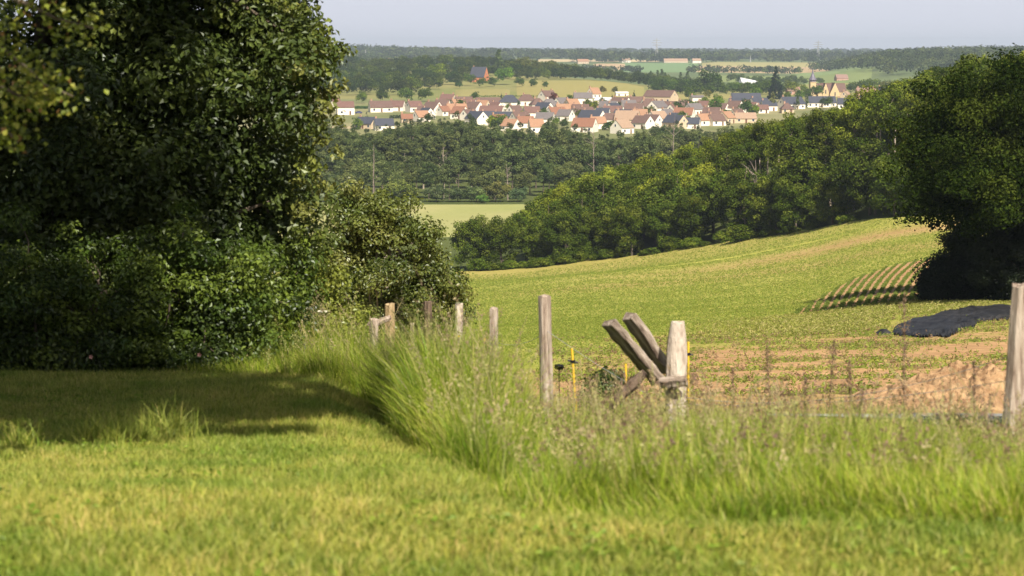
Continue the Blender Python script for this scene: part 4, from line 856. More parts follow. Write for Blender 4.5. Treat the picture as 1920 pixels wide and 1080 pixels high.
# the farthest woods read as one mass
def far_wood(name, lab, spots, seed, fs=3.4):
    rs = np.random.RandomState(seed); Vs, Fs, Cs = [], [], []; off = 0
    sp = np.array(spots); n = len(sp); m = 34
    d = rs.normal(size=(n, m, 3)); d[..., 2] = np.abs(d[..., 2]) * 1.1 - .2; d /= np.linalg.norm(d, axis=2, keepdims=True)
    z = H(sp[:, 0], sp[:, 1])
    P_ = np.stack([sp[:, 0], sp[:, 1], z + sp[:, 2] * .45], -1)[:, None, :] + d * (np.stack([sp[:, 3], sp[:, 3], sp[:, 2] * .5], -1)[:, None, :]) * rs.uniform(.7, 1.05, (n, m, 1))
    N_ = (d + rs.normal(size=d.shape) * .35).reshape(-1, 3)
    V, Fc = leaf_quads(P_.reshape(-1, 3), N_, rs.uniform(.6, 1.2, n * m) * fs, rs, asp=.85)
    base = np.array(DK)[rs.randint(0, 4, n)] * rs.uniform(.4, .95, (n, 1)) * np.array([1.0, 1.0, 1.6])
    col = np.repeat(np.repeat(base, m, 0) * rs.uniform(.8, 1.25, (n * m, 1)), 4, 0)
    o = obj(name, mesh_np(name, V, Fc, LEAFFAR, col)); tag(o, lab, 'wood', kind='stuff')
def spots(px0, px1, Y0, Y1, n, seed, hmin=10, hmax=17, mask=None):
    rs = np.random.RandomState(seed); out = []
    while len(out) < n:
        q = rs.uniform(px0, px1); Y = rs.uniform(Y0, Y1)
        if mask and not mask(q, Y): continue
        h_ = rs.uniform(hmin, hmax); out.append(((q - 960) / F * Y, Y, h_, h_ * rs.uniform(.38, .6)))
    return out
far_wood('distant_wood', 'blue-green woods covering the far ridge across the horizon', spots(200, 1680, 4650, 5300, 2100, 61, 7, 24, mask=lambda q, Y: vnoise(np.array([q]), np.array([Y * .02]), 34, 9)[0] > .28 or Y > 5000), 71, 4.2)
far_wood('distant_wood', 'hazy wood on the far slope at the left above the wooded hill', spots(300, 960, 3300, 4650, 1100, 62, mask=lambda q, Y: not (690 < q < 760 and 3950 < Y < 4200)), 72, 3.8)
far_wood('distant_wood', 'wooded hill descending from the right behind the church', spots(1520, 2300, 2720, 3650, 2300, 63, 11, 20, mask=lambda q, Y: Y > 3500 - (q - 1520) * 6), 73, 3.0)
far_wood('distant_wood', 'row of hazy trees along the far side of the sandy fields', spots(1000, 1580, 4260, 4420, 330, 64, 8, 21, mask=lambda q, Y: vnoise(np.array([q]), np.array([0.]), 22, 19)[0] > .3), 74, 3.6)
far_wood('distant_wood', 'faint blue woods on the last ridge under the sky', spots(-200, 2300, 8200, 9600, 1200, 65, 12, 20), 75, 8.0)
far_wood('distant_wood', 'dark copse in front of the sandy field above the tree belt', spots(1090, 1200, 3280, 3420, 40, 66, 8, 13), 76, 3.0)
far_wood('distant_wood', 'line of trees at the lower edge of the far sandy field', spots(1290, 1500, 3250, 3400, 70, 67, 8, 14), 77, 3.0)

# far farms: (px, Y, L, roof, wall, label)
for (q, Y, L_, rf, wl, lab) in [(706, 4050, 26, 'orange', 'cream', 'long pinkish farm roof far off above the left slope'), (722, 4090, 20, 'light', 'white', 'pale farmhouse in the middle of the far left hamlet'), (741, 4060, 24, 'terra', 'beige', 'reddish roof right in the far left hamlet'),
        (1017, 3600, 20, 'light', 'white', 'white farmhouse gable poking over the crest wood'), (1092, 4150, 20, 'orange', 'cream', 'small orange farm left of the far sandy field'), (1172, 4300, 16, 'light', 'white', 'pale farm in front of the far ridge wood'),
        (1265, 4220, 44, 'light', 'cream', 'long pale farmstead on the far ridge right of the first pylon'), (1304, 4230, 16, 'light', 'white', 'tiny white-gabled farm below the far ridge'), (1575, 2700, 14, 'pink', 'pink', 'small pink farmhouse in the fields above the church')]:
    house(q, 0, L_, 9, 12, 4.0, rf, wl, lab, Y=Y, name='farmhouse', chim=0)
# greenhouse in the fields and pylons on the horizon
def pylon(px, Y, top_py, lab, name='pylon', w_=6, arms=True, r=.6):
    b = at(px, Y); Ht = zpy(top_py, Y) - b.z; o = empty(name, b); tag(o, lab, 'pylon' if arms else 'mast', None); m = MB()
    for sx in (-1, 1):
        for sy in (-1, 1): m.tube([(sx * w_ / 2, sy * w_ / 2, 0), (sx * w_ * .16, sy * w_ * .16, Ht * .6), (0, 0, Ht)], r * .6, 4)
    for i in range(9):
        z0, z1 = Ht * i / 12, Ht * (i + 1) / 12; a0 = w_ / 2 * (1 - .68 * min(1, i / 7.2)); a1 = w_ / 2 * (1 - .68 * min(1, (i + 1) / 7.2))
        m.tube([(-a0, -a0, z0), (a1, -a1, z1)], r * .4, 4); m.tube([(a0, -a0, z0), (-a1, -a1, z1)], r * .4, 4)
    m.build('lattice', flat_mat('galvanised', (.35, .36, .37), .5), o)
    if arms:
        for z, l_ in ((.68, 8), (.78, 10), (.88, 7)):
            a = MB(); a.tube([(-l_, 0, Ht * z), (0, 0, Ht * z + 1.4), (l_, 0, Ht * z)], r * .5, 4); a.tube([(-l_, 0, Ht * z), (l_, 0, Ht * z)], r * .5, 4); a.build('crossarm', MATS['galvanised'], o)
pylon(1230, 4500, 71, 'lattice pylon on the far ridge at the centre of the horizon', w_=7)
pylon(1531, 4700, 75, 'lattice pylon on the horizon above the church', w_=7)
pylon(687, 4300, 93, 'thin pale mast in the hazy wood at the far left', 'mast', 2, False, .8)
pylon(1405, 4200, 104, 'thin white mast among the far ridge trees right of centre', 'mast', 2, False, .5)
gh = empty('greenhouse', at(1405, 2560, .2), .5); tag(gh, 'pale triangular greenhouse in the hedgerow of the far fields', 'greenhouse')
m = MB(); m.add([(-13, -4, 0), (13, -4, 0), (13, 4, 0), (-13, 4, 0), (-13, 0, 6.5), (7, 0, 3)], [(0, 1, 5, 4), (1, 2, 5), (2, 3, 4, 5), (3, 0, 4), (0, 3, 2, 1)]); m.build('glazing', ROOF['white'], gh)
m = MB(); [m.tube([(-13 + 5 * i, -4.05, 0), (-13 + 4 * i, -.05, 6.5 - .7 * i)], .12, 4) for i in range(5)]; m.build('frame', FRAME, gh)

# ------------------------------------------------------------------ right-hand trees and the big left ones
def big_tree(name, loc, lobes, per, ls, pal, label, trunk, cat='tree', mat=LEAF, seed=1, crad=0.7, limbs=16, bark=BARK, pw=None, color=(1, 1, 1), up=0.5, tr=0.28, hollow=0.35, low=-0.9, squash=0.7):
    """lobes: (centre, radii, clump count) relative to loc"""
    rs = np.random.RandomState(seed); rg = random.Random(seed)
    cen = np.concatenate([ell_centres(n, c, r, rs, hollow, 0.1, low) for c, r, n in lobes])
    rad = crad * rs.uniform(0.6, 1.35, len(cen))
    V, Fc, col = clump_cloud(cen, rad, per, ls, rs, pal, squash=squash, shell=0.45, up=up, pw=pw, wild=0.5)
    o = empty(name, loc); tag(o, label, cat)
    cr = obj('crown', mesh_np('crown', V, Fc, mat, col), o); cr.color = (*color, 1)
    mb = MB()
    for (pts, r0, r1) in trunk:
        mb.tube(pts, [r0 + (r1 - r0) * i / (len(pts) - 1) for i in range(len(pts))], 8, jit=.12, rng=rg)
    last = trunk[0][0]
    for i in range(limbs):
        c = cen[rg.randrange(len(cen))]; j = rg.randrange(1, len(last)); bpt = last[j]
        limb_mb(mb, bpt, tuple(c), tr * 0.35, tr * 0.05, rg, 5, 5, .07)
    mb.build('trunk', bark, o)
    return o

# right-hand group at the end of the hedge, about 115 m away
c0 = at(1985, 116)
big_tree('maple_tree', c0, [((-0.2, 0, 7.9), (7.2, 6.8, 4.2), 290), ((-3.6, -1.0, 6.2), (4.0, 5.0, 2.6), 110), ((3.5, -1, 8.2), (5, 6, 3.8), 90)], 300, 0.18,
         [(0.009, 0.018, 0.003), (0.017, 0.031, 0.005), (0.030, 0.048, 0.008), (0.058, 0.078, 0.013)], 'huge dark leafy tree overhanging the field at the right edge', [([(0, 0, -1), (.2, 0, 2), (-.2, .1, 5), (.3, 0, 9)], .5, .15)], mat=LEAFFAR, seed=5, crad=1.0, limbs=20)
c1 = at(1866, 134)
big_tree('maple_tree', c1, [((0.3, 0, 9.9), (5.4, 5, 3.8), 130), ((2.5, 1, 7.8), (6.0, 5, 4), 120), ((-1.0, 0, 8.3), (3.6, 4, 3.4), 60)], 220, 0.22,
         [(0.020, 0.035, 0.006), (0.036, 0.056, 0.009), (0.058, 0.08, 0.014), (0.10, 0.12, 0.02)], 'green tree rising behind and left of the huge dark tree at the right', [([(0, 0, -1), (.2, 0, 3), (0, .1, 9)], .35, .12)], mat=LEAFFAR, seed=6, crad=1.0, limbs=12)
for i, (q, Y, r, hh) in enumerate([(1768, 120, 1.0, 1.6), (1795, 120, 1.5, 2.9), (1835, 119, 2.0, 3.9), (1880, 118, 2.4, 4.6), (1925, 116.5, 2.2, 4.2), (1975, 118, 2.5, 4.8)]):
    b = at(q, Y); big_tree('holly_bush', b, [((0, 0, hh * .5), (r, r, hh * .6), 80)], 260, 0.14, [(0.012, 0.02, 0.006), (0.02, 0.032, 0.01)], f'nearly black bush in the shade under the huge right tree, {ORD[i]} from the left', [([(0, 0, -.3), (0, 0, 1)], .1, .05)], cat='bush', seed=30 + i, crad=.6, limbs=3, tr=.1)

# hedge maple behind the fence, left of the centre
b = at(712, 40)
big_tree('hedge_maple', b, [((-.1, 0, 2.1), (1.36, 1.2, 1.2), 108), ((-.15, 0, 3.05), (.72, .6, .5), 28), ((.55, 0, 1.7), (.85, .8, .75), 40), ((-.85, 0, 1.9), (.8, .8, .7), 34), ((0.1, -.1, 1.05), (1.15, .9, .65), 50)], 260, 0.062,
         [(0.08, 0.11, 0.016), (0.13, 0.155, 0.03), (0.20, 0.21, 0.055), (0.05, 0.075, 0.012)], 'round hedge maple with small leaves standing just behind the fence posts', [([(0, 0, -.3), (.05, 0, .8), (-.05, 0, 1.6), (.1, 0, 2.6)], .10, .03)], seed=9, crad=0.27, limbs=40, tr=.1, bark=BARKPALE, hollow=.3)
b = at(700, 42.5)
for i, (q, Y, r, hh) in enumerate([(600, 39, .7, 1.1), (655, 38, .6, .9), (790, 38, .55, .75), (845, 37, .6, .7), (890, 38, .42, .55), (1140, 27.5, .22, .75)]):
    b = at(q, Y); big_tree('bramble_bush', b, [((0, 0, hh * .55), (r, .5, hh * .5), 34)], 150, 0.05, [(0.035, 0.06, 0.014), (0.06, 0.09, 0.02), (0.09, 0.12, 0.03)],
        ['dark bramble at the left foot of the hedge maple', 'dark bramble under the middle of the hedge maple', 'low bramble behind the dark fence post', 'low bramble running right from the hedge maple', 'last small bramble at the field corner right of the hedge maple', 'small leafy sapling behind the leaning timbers'][i],
        [([(0, 0, -.1), (0, 0, hh * .5)], .02, .01)], cat='bush', seed=50 + i, crad=.2, limbs=5, tr=.03, hollow=.1)

# big dark tree filling the left of the picture
OAK = [(0.032, 0.052, 0.010), (0.055, 0.082, 0.016), (0.085, 0.115, 0.024), (0.13, 0.155, 0.035)]
b = at(90, 28.5)
big_tree('oak_tree', b, [((-.2, 0, 4.8), (3.3, 2.2, 3.6), 250), ((1.9, -.1, 4.6), (1.45, 1.3, 1.0), 60), ((1.9, -.2, 3.6), (1.55, 1.3, .9), 60), ((1.3, -.3, 2.7), (1.5, 1.2, .8), 60), ((1.6, 0, 6.0), (1.2, 1.3, 1.4), 60), ((2.35, -.1, 2.15), (.95, .9, .8), 24), ((1.5, 0, 1.7), (1.1, .9, .8), 40), ((-2.2, -.3, 2.6), (1.6, 1.2, 1.3), 70), ((0, -.4, 2.4), (1.6, 1.2, 1.0), 60)], 330, 0.082, OAK,
         'large dark oak in shade filling the left side of the picture', [([(0, 0, -.4), (.1, 0, 1.4), (-.1, .1, 3), (.2, 0, 6.5)], .26, .08)], seed=11, crad=0.42, limbs=60, tr=.26, hollow=.3, pw=[.3, .35, .25, .1])
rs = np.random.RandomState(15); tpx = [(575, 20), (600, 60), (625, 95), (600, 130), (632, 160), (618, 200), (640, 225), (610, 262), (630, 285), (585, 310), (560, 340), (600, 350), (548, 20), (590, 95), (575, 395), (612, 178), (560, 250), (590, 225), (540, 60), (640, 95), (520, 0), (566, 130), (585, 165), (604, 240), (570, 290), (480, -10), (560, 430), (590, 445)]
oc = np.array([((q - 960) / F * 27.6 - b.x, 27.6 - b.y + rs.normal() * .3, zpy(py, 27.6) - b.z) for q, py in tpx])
V, Fc, cc = clump_cloud(oc, .17 * rs.uniform(.6, 1.4, len(oc)), 60, .075, rs, [(0.09, 0.12, 0.02), (0.14, 0.17, 0.03), (0.19, 0.20, 0.05)], shell=.2, wild=.8)  # sunlight on the crown's right edge, put into a paler, yellower leaf colour
obj('sun_tinted_leaves', mesh_np('sun_tinted_leaves', V, Fc, LEAF, cc), bpy.data.objects[[o.name for o in C.objects if o.get('label', '').startswith('large dark oak in shade')][0]])
# brambles and shrubs below it
def shrub(px, Y, r, hh, label, pal, seed, ls=.055, n=60, per=190, name='bramble_bush', dep=.7, cr=.24):
    b = at(px, Y); return big_tree(name, b, [((0, 0, hh * .5), (r, dep, hh * .55), n), ((0, 0, .22), (r * 1.2, dep, .3), n // 3)], per, ls, pal, label, [([(0, 0, -.1), (0, 0, hh * .6)], .03, .01)], cat='bush', seed=seed, crad=cr, limbs=14, tr=.05, hollow=.15)
BR = [(0.045, 0.08, 0.010), (0.08, 0.125, 0.016), (0.14, 0.19, 0.026), (0.03, 0.05, 0.008)]
shrub(60, 26.0, 1.0, 1.75, 'leftmost bramble bush under the shaded oak', BR, 81)
shrub(190, 26.2, 1.0, 1.6, 'bramble bush under the trunk of the shaded oak', BR, 82)
shrub(320, 26.4, .95, 1.7, 'bramble bush with a few orange leaves under the shaded oak', BR, 83)
shrub(440, 26.8, .85, 1.6, 'bright green bramble bush at the right foot of the shaded oak', BR, 84)
shrub(520, 28.0, .7, 1.45, 'bramble bush between the shaded oak and the elder', BR, 85)
for i, (q, hh_) in enumerate([(-10, 1.3), (110, 1.2), (230, 1.2), (350, 1.2)]):
    shrub(q, 29.2, .95, hh_, f'dark bramble behind the front bramble bushes under the oak, {ORD[i]} from the left', BR[:1] + BR[3:], 120 + i, n=50, per=150)
el = shrub(585, 29.5, .52, 1.55, 'yellow-green elder bush with flat white flower heads', [(0.17, 0.20, 0.03), (0.25, 0.27, 0.05), (0.11, 0.14, 0.02)], 86, name='elder_bush', dep=.5)
m = MB(); g_ = random.Random(4)
for (q, py) in [(566, 583), (578, 577), (604, 583), (560, 592), (582, 596)]:
    cx = (q - 960) / F * 29 - el.location.x; cz = zpy(py, 29) - el.location.z
    for k in range(26):
        a = g_.uniform(0, 6.28); rr = g_.uniform(0, .055); m.box(cx + rr * math.cos(a) - .008, cx + rr * math.cos(a) + .008, -.62 + rr * math.sin(a) - .008, -.62 + rr * math.sin(a) + .008, cz + g_.uniform(-.004, .006), cz + .014)
m.build('flower_heads', flat_mat('petals_white', (.75, .74, .62)), el)
for i, (q, py) in enumerate([(362, 700), (358, 704), (372, 664), (168, 668)]):
    o = MB(); cx = (q - 960) / F * 25.4; cz = zpy(py, 25.4); g2 = random.Random(q)
    for k in range(5):
        a = k * 1.256; o.add([(cx, 25.3, cz), (cx + .02 * math.cos(a - .5), 25.28, cz + .02 * math.sin(a - .5)), (cx + .026 * math.cos(a), 25.27, cz + .026 * math.sin(a)), (cx + .02 * math.cos(a + .5), 25.28, cz + .02 * math.sin(a + .5))], [(0, 1, 2, 3)])
    q_ = o.build('rose_flower', flat_mat('petals_pink', (.72, .42, .36)))
    tag(q_, ['pale pink wild rose lowest in the brambles', 'pink wild rose touching the lowest rose in the brambles', 'pink wild rose in the middle of the brambles', 'small pink wild rose far left in the brambles'][i], 'flower', 'wild roses in the brambles')

# tree standing left of the camera whose crown shades the grass; one lit branch hangs into the picture
b = at(960, 16.2); b.x = -6.9; b.z = h1(-6.9, 16.2)
sh = big_tree('field_maple', b, [((4.1, -3.9, 9.4), (5.6, 4.6, 4.4), 460), ((0.5, -3.3, 9.5), (5.0, 4.6, 4.6), 340), ((3.4, .2, 13.4), (4.4, 4.2, 3.8), 95)], 150, 0.25, [(0.06, 0.10, 0.02), (0.10, 0.15, 0.03), (0.16, 0.19, 0.04), (0.30, 0.12, 0.06)],
         'field maple leaning in from the left with one sunlit reddish-green branch', [([(0, 0, -.3), (.3, 0, 2), (.9, 0, 4.5), (1.6, .1, 9)], .32, .12)], seed=21, crad=.62, limbs=30, pw=[.35, .35, .22, .08], hollow=.2)
def near_branch(Y, pts_px, seed, n):
    rs = np.random.RandomState(seed); P3 = [np.array([(q - 960) / F * Y, Y, zpy(py, Y)]) for q, py in pts_px]
    t = np.sort(rs.rand(n)) * (len(P3) - 1); i = np.minimum(t.astype(int), len(P3) - 2); fr = (t - i)[:, None]; A_ = np.array(P3)
    pos = A_[i] * (1 - fr) + A_[i + 1] * fr
    pos = pos + rs.normal(size=(n, 3)) * np.array([.05, .16, .055])
    pal = np.array([(0.12, 0.15, 0.018), (0.18, 0.21, 0.027), (0.24, 0.24, 0.04), (0.24, 0.13, 0.045)]); cc = pal[rs.choice(4, n, p=[.32, .36, .24, .08])] * rs.uniform(.8, 1.2, (n, 1))
    V, Fc = leaf_quads(pos, rs.normal(size=(n, 3)) * .8 + np.array([.2, -.6, .7]), rs.uniform(.024, .044, n), rs, asp=.8)
    return V, Fc, np.repeat(cc, 4, 0), P3
Vs, Fs, Cs, off = [], [], [], 0; mb = MB()
for sd, (pts, n) in enumerate([([(-60, 40), (40, 115), (90, 160), (140, 180)], 210), ([(-60, 120), (10, 165), (60, 190), (95, 185)], 170), ([(-40, -30), (60, 10), (110, 35), (185, 55)], 150), ([(-60, 190), (-10, 235), (20, 250), (35, 265)], 110), ([(-50, 60), (0, 60), (15, 75)], 60)]):
    V, Fc, cc, P3 = near_branch(12.0, pts, 90 + sd, int(n * 1.7)); Vs.append(V); Fs.append(Fc + off); Cs.append(cc); off += len(V); mb.tube(P3, [.014 - .003 * i for i in range(len(P3))], 5)
L0 = np.array(sh.location)
o = obj('low_branch_leaves', mesh_np('low_branch_leaves', np.concatenate(Vs) - L0, np.concatenate(Fs), LEAF, np.concatenate(Cs)), sh)
mb.tube([(-2.75, 12, .12), (-4.0, 13.2, 1.2), (-5.6, 15.6, 3.0)], [.02, .05, .11], 6); mb.v = [tuple(np.array(v) - L0) for v in mb.v]; mb.build('low_branch', BARK, sh)

# ------------------------------------------------------------------ grass
def blades(name, x, y, h, wd, lean, col, label, segs=3, zoff=0.0, seed=0, tipc=None):
    n = len(x); rs = np.random.RandomState(seed); z = H(x, y) + zoff
    th = rs.uniform(0, 2 * math.pi, n); sx, sy = np.cos(th), np.sin(th)
    # turn most blades' flat side towards where they lean
    V = np.zeros((n, 2 * segs + 1, 3), np.float32); Cc = np.zeros((n, 2 * segs + 1, 3), np.float32)
    for s in range(segs + 1):
        t = s / segs; lx = lean[:, 0] * h * t ** 1.8; ly = lean[:, 1] * h * t ** 1.8
        cz = h * t * (1 - 0.35 * np.clip(np.hypot(lean[:, 0], lean[:, 1]), 0, 1.2) * t)
        w_ = wd * (1 - t) ** 0.6 * .5
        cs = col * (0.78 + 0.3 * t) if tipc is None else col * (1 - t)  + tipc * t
        if s < segs:
            for k, sg in ((0, -1), (1, 1)):
                V[:, 2 * s + k] = np.stack([x + lx + sg * sx * w_, y + ly + sg * sy * w_, z + cz], -1); Cc[:, 2 * s + k] = cs
        else:
            V[:, 2 * segs] = np.stack([x + lx, y + ly, z + cz], -1); Cc[:, 2 * segs] = cs
    tri = []
    for s in range(segs - 1):
        a = 2 * s; tri += [(a, a + 1, a + 3), (a, a + 3, a + 2)]
    a = 2 * (segs - 1); tri += [(a, a + 1, a + 2)]
    k = (np.arange(n) * (2 * segs + 1))[:, None, None]; Fc = (k + np.array(tri)[None]).reshape(-1, 3)
    o = obj(name, mesh_np(name, V.reshape(-1, 3), Fc, GRASS, Cc.reshape(-1, 3))); return tag(o, label, 'grass', kind='stuff')

Yb = lambda px: np.interp(px, [300, 420, 520, 640, 700, 745, 800, 880, 1000, 1200, 1500, 1980], [25.5, 25, 24.2, 23.5, 22.3, 17.6, 13.4, 10.8, 9.4, 8.7, 8.5, 8.4])     # front edge of the tall grass
Yk = lambda px: np.interp(px, [300, 520, 700, 860, 1000, 1200, 1500, 1980], [27, 29, 33.5, 30.5, 27, 24, 21.5, 18.5])                                         # its far edge
def scatter(n, Y0, Y1, seed, p_=1.35):
    rs = np.random.RandomState(seed); y = (Y0 ** p_ + rs.rand(n) * (Y1 ** p_ - Y0 ** p_)) ** (1 / p_); return (rs.rand(n) * 2 - 1) * 0.245 * y, y, rs
def pick(pal, n, rs, pw=None, var=.25): return np.array(pal)[rs.choice(len(pal), n, p=pw)] * rs.uniform(1 - var, 1 + var, (n, 1))
GP = [(0.25, 0.31, 0.050), (0.35, 0.385, 0.085), (0.13, 0.19, 0.016), (0.50, 0.45, 0.14), (0.38, 0.40, 0.07)]
# mown grass
x, y, rs = scatter(430000, 6.0, 27, 101, 1.2); px = 960 + x / y * F
keep = (y < Yb(px) + 1.5); x, y, px = x[keep], y[keep], px[keep]; n = len(x)
pt = vnoise(x, y, 1.3, 51) * .6 + vnoise(x, y, .45, 52) * .4
hh = (0.035 + 0.075 * pt ** 1.5) * rs.uniform(.5, 1.4, n); ln = rs.normal(size=(n, 2)) * .55
tone = mixc(np.array((.62, .76, .6)), np.array((1.22, 1.08, 1.2)), (vnoise(x, y, .8, 53) * .5 + vnoise(x, y, .22, 54) * .5 - .25) * 2)
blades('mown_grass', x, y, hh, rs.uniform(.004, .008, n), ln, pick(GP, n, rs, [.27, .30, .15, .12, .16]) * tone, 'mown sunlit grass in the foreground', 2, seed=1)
# tufts in the lawn
cx_, cy_, rs = scatter(260, 7, 23, 103); px = 960 + cx_ / cy_ * F; keep = cy_ < Yb(px); cx_, cy_ = cx_[keep], cy_[keep]
extra = np.array([((q - 960) / F * Y, Y) for q, Y in [(200, 15.0), (215, 15.3), (185, 15.6), (240, 15.4), (320, 15.7), (170, 15.1), (300, 16.5), (20, 14.6)] for _ in range(3)])
cx_ = np.concatenate([cx_, extra[:, 0]]); cy_ = np.concatenate([cy_, extra[:, 1]]); m_ = 55; nT = len(cx_); amp = np.concatenate([rs.uniform(.05, .11, nT - len(extra)), rs.uniform(.16, .32, len(extra))])
x = (cx_[:, None] + rs.normal(size=(nT, m_)) * .05 * (amp / .15)[:, None]).ravel(); y = (cy_[:, None] + rs.normal(size=(nT, m_)) * .06).ravel(); n = len(x)
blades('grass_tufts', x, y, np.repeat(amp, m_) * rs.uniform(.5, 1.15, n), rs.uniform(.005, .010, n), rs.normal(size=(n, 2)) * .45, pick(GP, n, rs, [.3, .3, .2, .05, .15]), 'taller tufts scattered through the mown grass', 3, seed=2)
# tall meadow grass along the fence
x, y, rs = scatter(430000, 7.8, 34, 105, .95); px = 960 + x / y * F
keep = (y > Yb(px)) & (y < Yk(px)) & (px > 300); x, y, px = x[keep], y[keep], px[keep]; n = len(x)
rise = np.clip((y - Yb(px) - 1.6 * (vnoise(x, y, 1.1, 57) - .35) - .7 * (vnoise(x, y, .4, 58) - .5)) / np.interp(px, [300, 700, 770, 850, 1000, 1300, 1980], [2.5, 2.4, 4.0, 5.6, 5.2, 3.2, 2.4]), 0, 1)
nz = vnoise(x, y, .9, 55) * .6 + vnoise(x, y, .35, 56) * .4
def tallh(px, y): return np.interp(px, [300, 480, 600, 700, 800, 880, 950, 1010, 1100, 1300, 1500, 1980], [.35, .55, .80, 1.05, .98, .88, .72, .54, .64, .60, .56, .55])
hh = (0.10 + tallh(px, y) * rise ** 0.8 * (0.55 + 0.75 * nz)) * rs.uniform(.45, 1.1, n)
ln = rs.normal(size=(n, 2)) * .28 + np.array([-.10, 0]); ln += np.stack([np.cos(nz * 9), np.sin(nz * 9)], -1) * .15
TG_ = [(0.17, 0.26, 0.02), (0.26, 0.34, 0.03), (0.09, 0.14, 0.012), (0.46, 0.42, 0.14), (0.34, 0.38, 0.06)]
ttone = mixc(np.array((.66, .76, .6)), np.array((1.3, 1.22, 1.3)), (vnoise(x, y, .55, 59) * .5 + vnoise(x, y, .2, 60) * .5 - .22) * 1.9)
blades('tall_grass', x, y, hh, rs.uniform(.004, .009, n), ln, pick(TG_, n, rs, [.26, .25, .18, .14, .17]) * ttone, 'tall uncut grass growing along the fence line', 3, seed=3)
# flowering stems with feathery tan heads
def stems(name, n, seed, h0, h1_, pal, label, cond=None, headf=.28, hw=.02, fr=1.0, beads=14, bs=.02):
    x, y, rs = scatter(n, 9.5, 33.5, seed, 1.1); px = 960 + x / y * F
    keep = (y > Yb(px) + .8) & (y < Yk(px)) & (px > 430)
    if cond is not None: keep &= cond(px, y, rs)
    x, y, px = x[keep], y[keep], px[keep]; n = len(x); z = H(x, y)
    hh = rs.uniform(h0, h1_, n) * np.clip(tallh(px, y) / .7, .6, 1.2) * np.clip((y - Yb(px)) / 3, .5, 1); ln = rs.normal(size=(n, 2)) * .16 + np.array([-.06, 0])
    th = rs.uniform(0, 6.28, n); segs = 5; V = []; Cc = []; Fc = []
    col = pick([(0.26, 0.27, 0.09), (0.36, 0.31, 0.15)], n, rs)
    V = np.zeros((n, (segs + 1) * 2, 3)); 
    pos = lambda t: np.stack([x + ln[:, 0] * hh * t ** 2.4, y + ln[:, 1] * hh * t ** 2.4, z + hh * t * (1 - .12 * t)], -1)
    for s in range(segs + 1):
        pp = pos(s / segs); d = np.stack([np.cos(th), np.sin(th), 0 * th], -1) * .0018
        V[:, 2 * s] = pp - d; V[:, 2 * s + 1] = pp + d
    k = (np.arange(n) * (segs + 1) * 2)[:, None, None]; tri = np.array([(2 * s, 2 * s + 1, 2 * s + 3, 2 * s + 2) for s in range(segs)])
    F1 = (k + tri[None]).reshape(-1, 4); V1 = V.reshape(-1, 3); C1 = np.repeat(col, (segs + 1) * 2, 0)
    tt = 1 - headf * rs.rand(n, beads) ; P_ = np.stack([x[:, None] + ln[:, :1] * hh[:, None] * tt ** 2.4, y[:, None] + ln[:, 1:] * hh[:, None] * tt ** 2.4, z[:, None] + hh[:, None] * tt * (1 - .12 * tt)], -1)
    wid = hw * np.sin(np.clip((1 - tt) / headf, 0.05, 1) * 2.6)[..., None]; P_ = P_ + rs.normal(size=P_.shape) * wid
    hc_ = np.repeat(pick(pal, n, rs), beads, 0) * rs.uniform(.8, 1.2, (n * beads, 1))
    N_ = rs.normal(size=(n * beads, 3)); N_[:, 2] *= .3
    V2, F2 = leaf_quads(P_.reshape(-1, 3), N_, rs.uniform(.6, 1.4, n * beads) * bs, rs, asp=.4)
    o = obj(name, mesh_np(name, np.concatenate([V1, V2]), [F1, F2 + len(V1)], GRASS, np.concatenate([C1, np.repeat(hc_, 4, 0)]))); return tag(o, label, 'grass', kind='stuff')
stems('flowering_grass', 5600, 107, .65, 1.05, [(0.44, 0.38, 0.18), (0.34, 0.34, 0.11), (0.40, 0.40, 0.16)], 'feathery tan seed heads above the tall grass')
stems('flowering_grass', 2000, 108, .70, 1.25, [(0.40, 0.30, 0.19), (0.30, 0.21, 0.14), (0.5, 0.42, 0.25)], 'long pale arching seed heads at the crest of the tall grass', cond=lambda px, y, rs: (px > 560) & (px < 1000) | (px > 1050) & (rs.rand(len(px)) < .6), headf=.32, hw=.018, beads=22)
stems('flowering_grass', 1700, 109, .75, 1.25, [(0.20, 0.13, 0.09), (0.30, 0.20, 0.13), (0.24, 0.15, 0.12)], 'dull brown-purple seed heads between the leaning timbers and the right post', cond=lambda px, y, rs: (px > 1060), headf=.3, hw=.022, beads=20, bs=.022)
# broad-leaved weeds low in the lawn
x, y, rs = scatter(900, 7, 24, 133); px = 960 + x / y * F; keep = (y < Yb(px) + 1) & (vnoise(x, y, 1.1, 91) > .5); x, y = x[keep], y[keep]; n = len(x); k7 = 7
P_ = np.repeat(np.stack([x, y, H(x, y) + .045], -1), k7, 0) + rs.normal(size=(n * k7, 3)) * np.array([.035, .035, .012]); N_ = rs.normal(size=(n * k7, 3)) * .5 + np.array([0, 0, 1.0])
V, Fc = leaf_quads(P_, N_, rs.uniform(.02, .045, n * k7), rs, asp=.5)
tag(obj('lawn_weeds', mesh_np('lawn_weeds', V, Fc, GRASS, np.repeat(pick([(0.16, 0.24, 0.03), (0.22, 0.30, 0.04), (0.12, 0.19, 0.02)], n * k7, rs), 4, 0))), 'small dark broad-leaved weeds in the mown grass', 'weeds', kind='stuff')
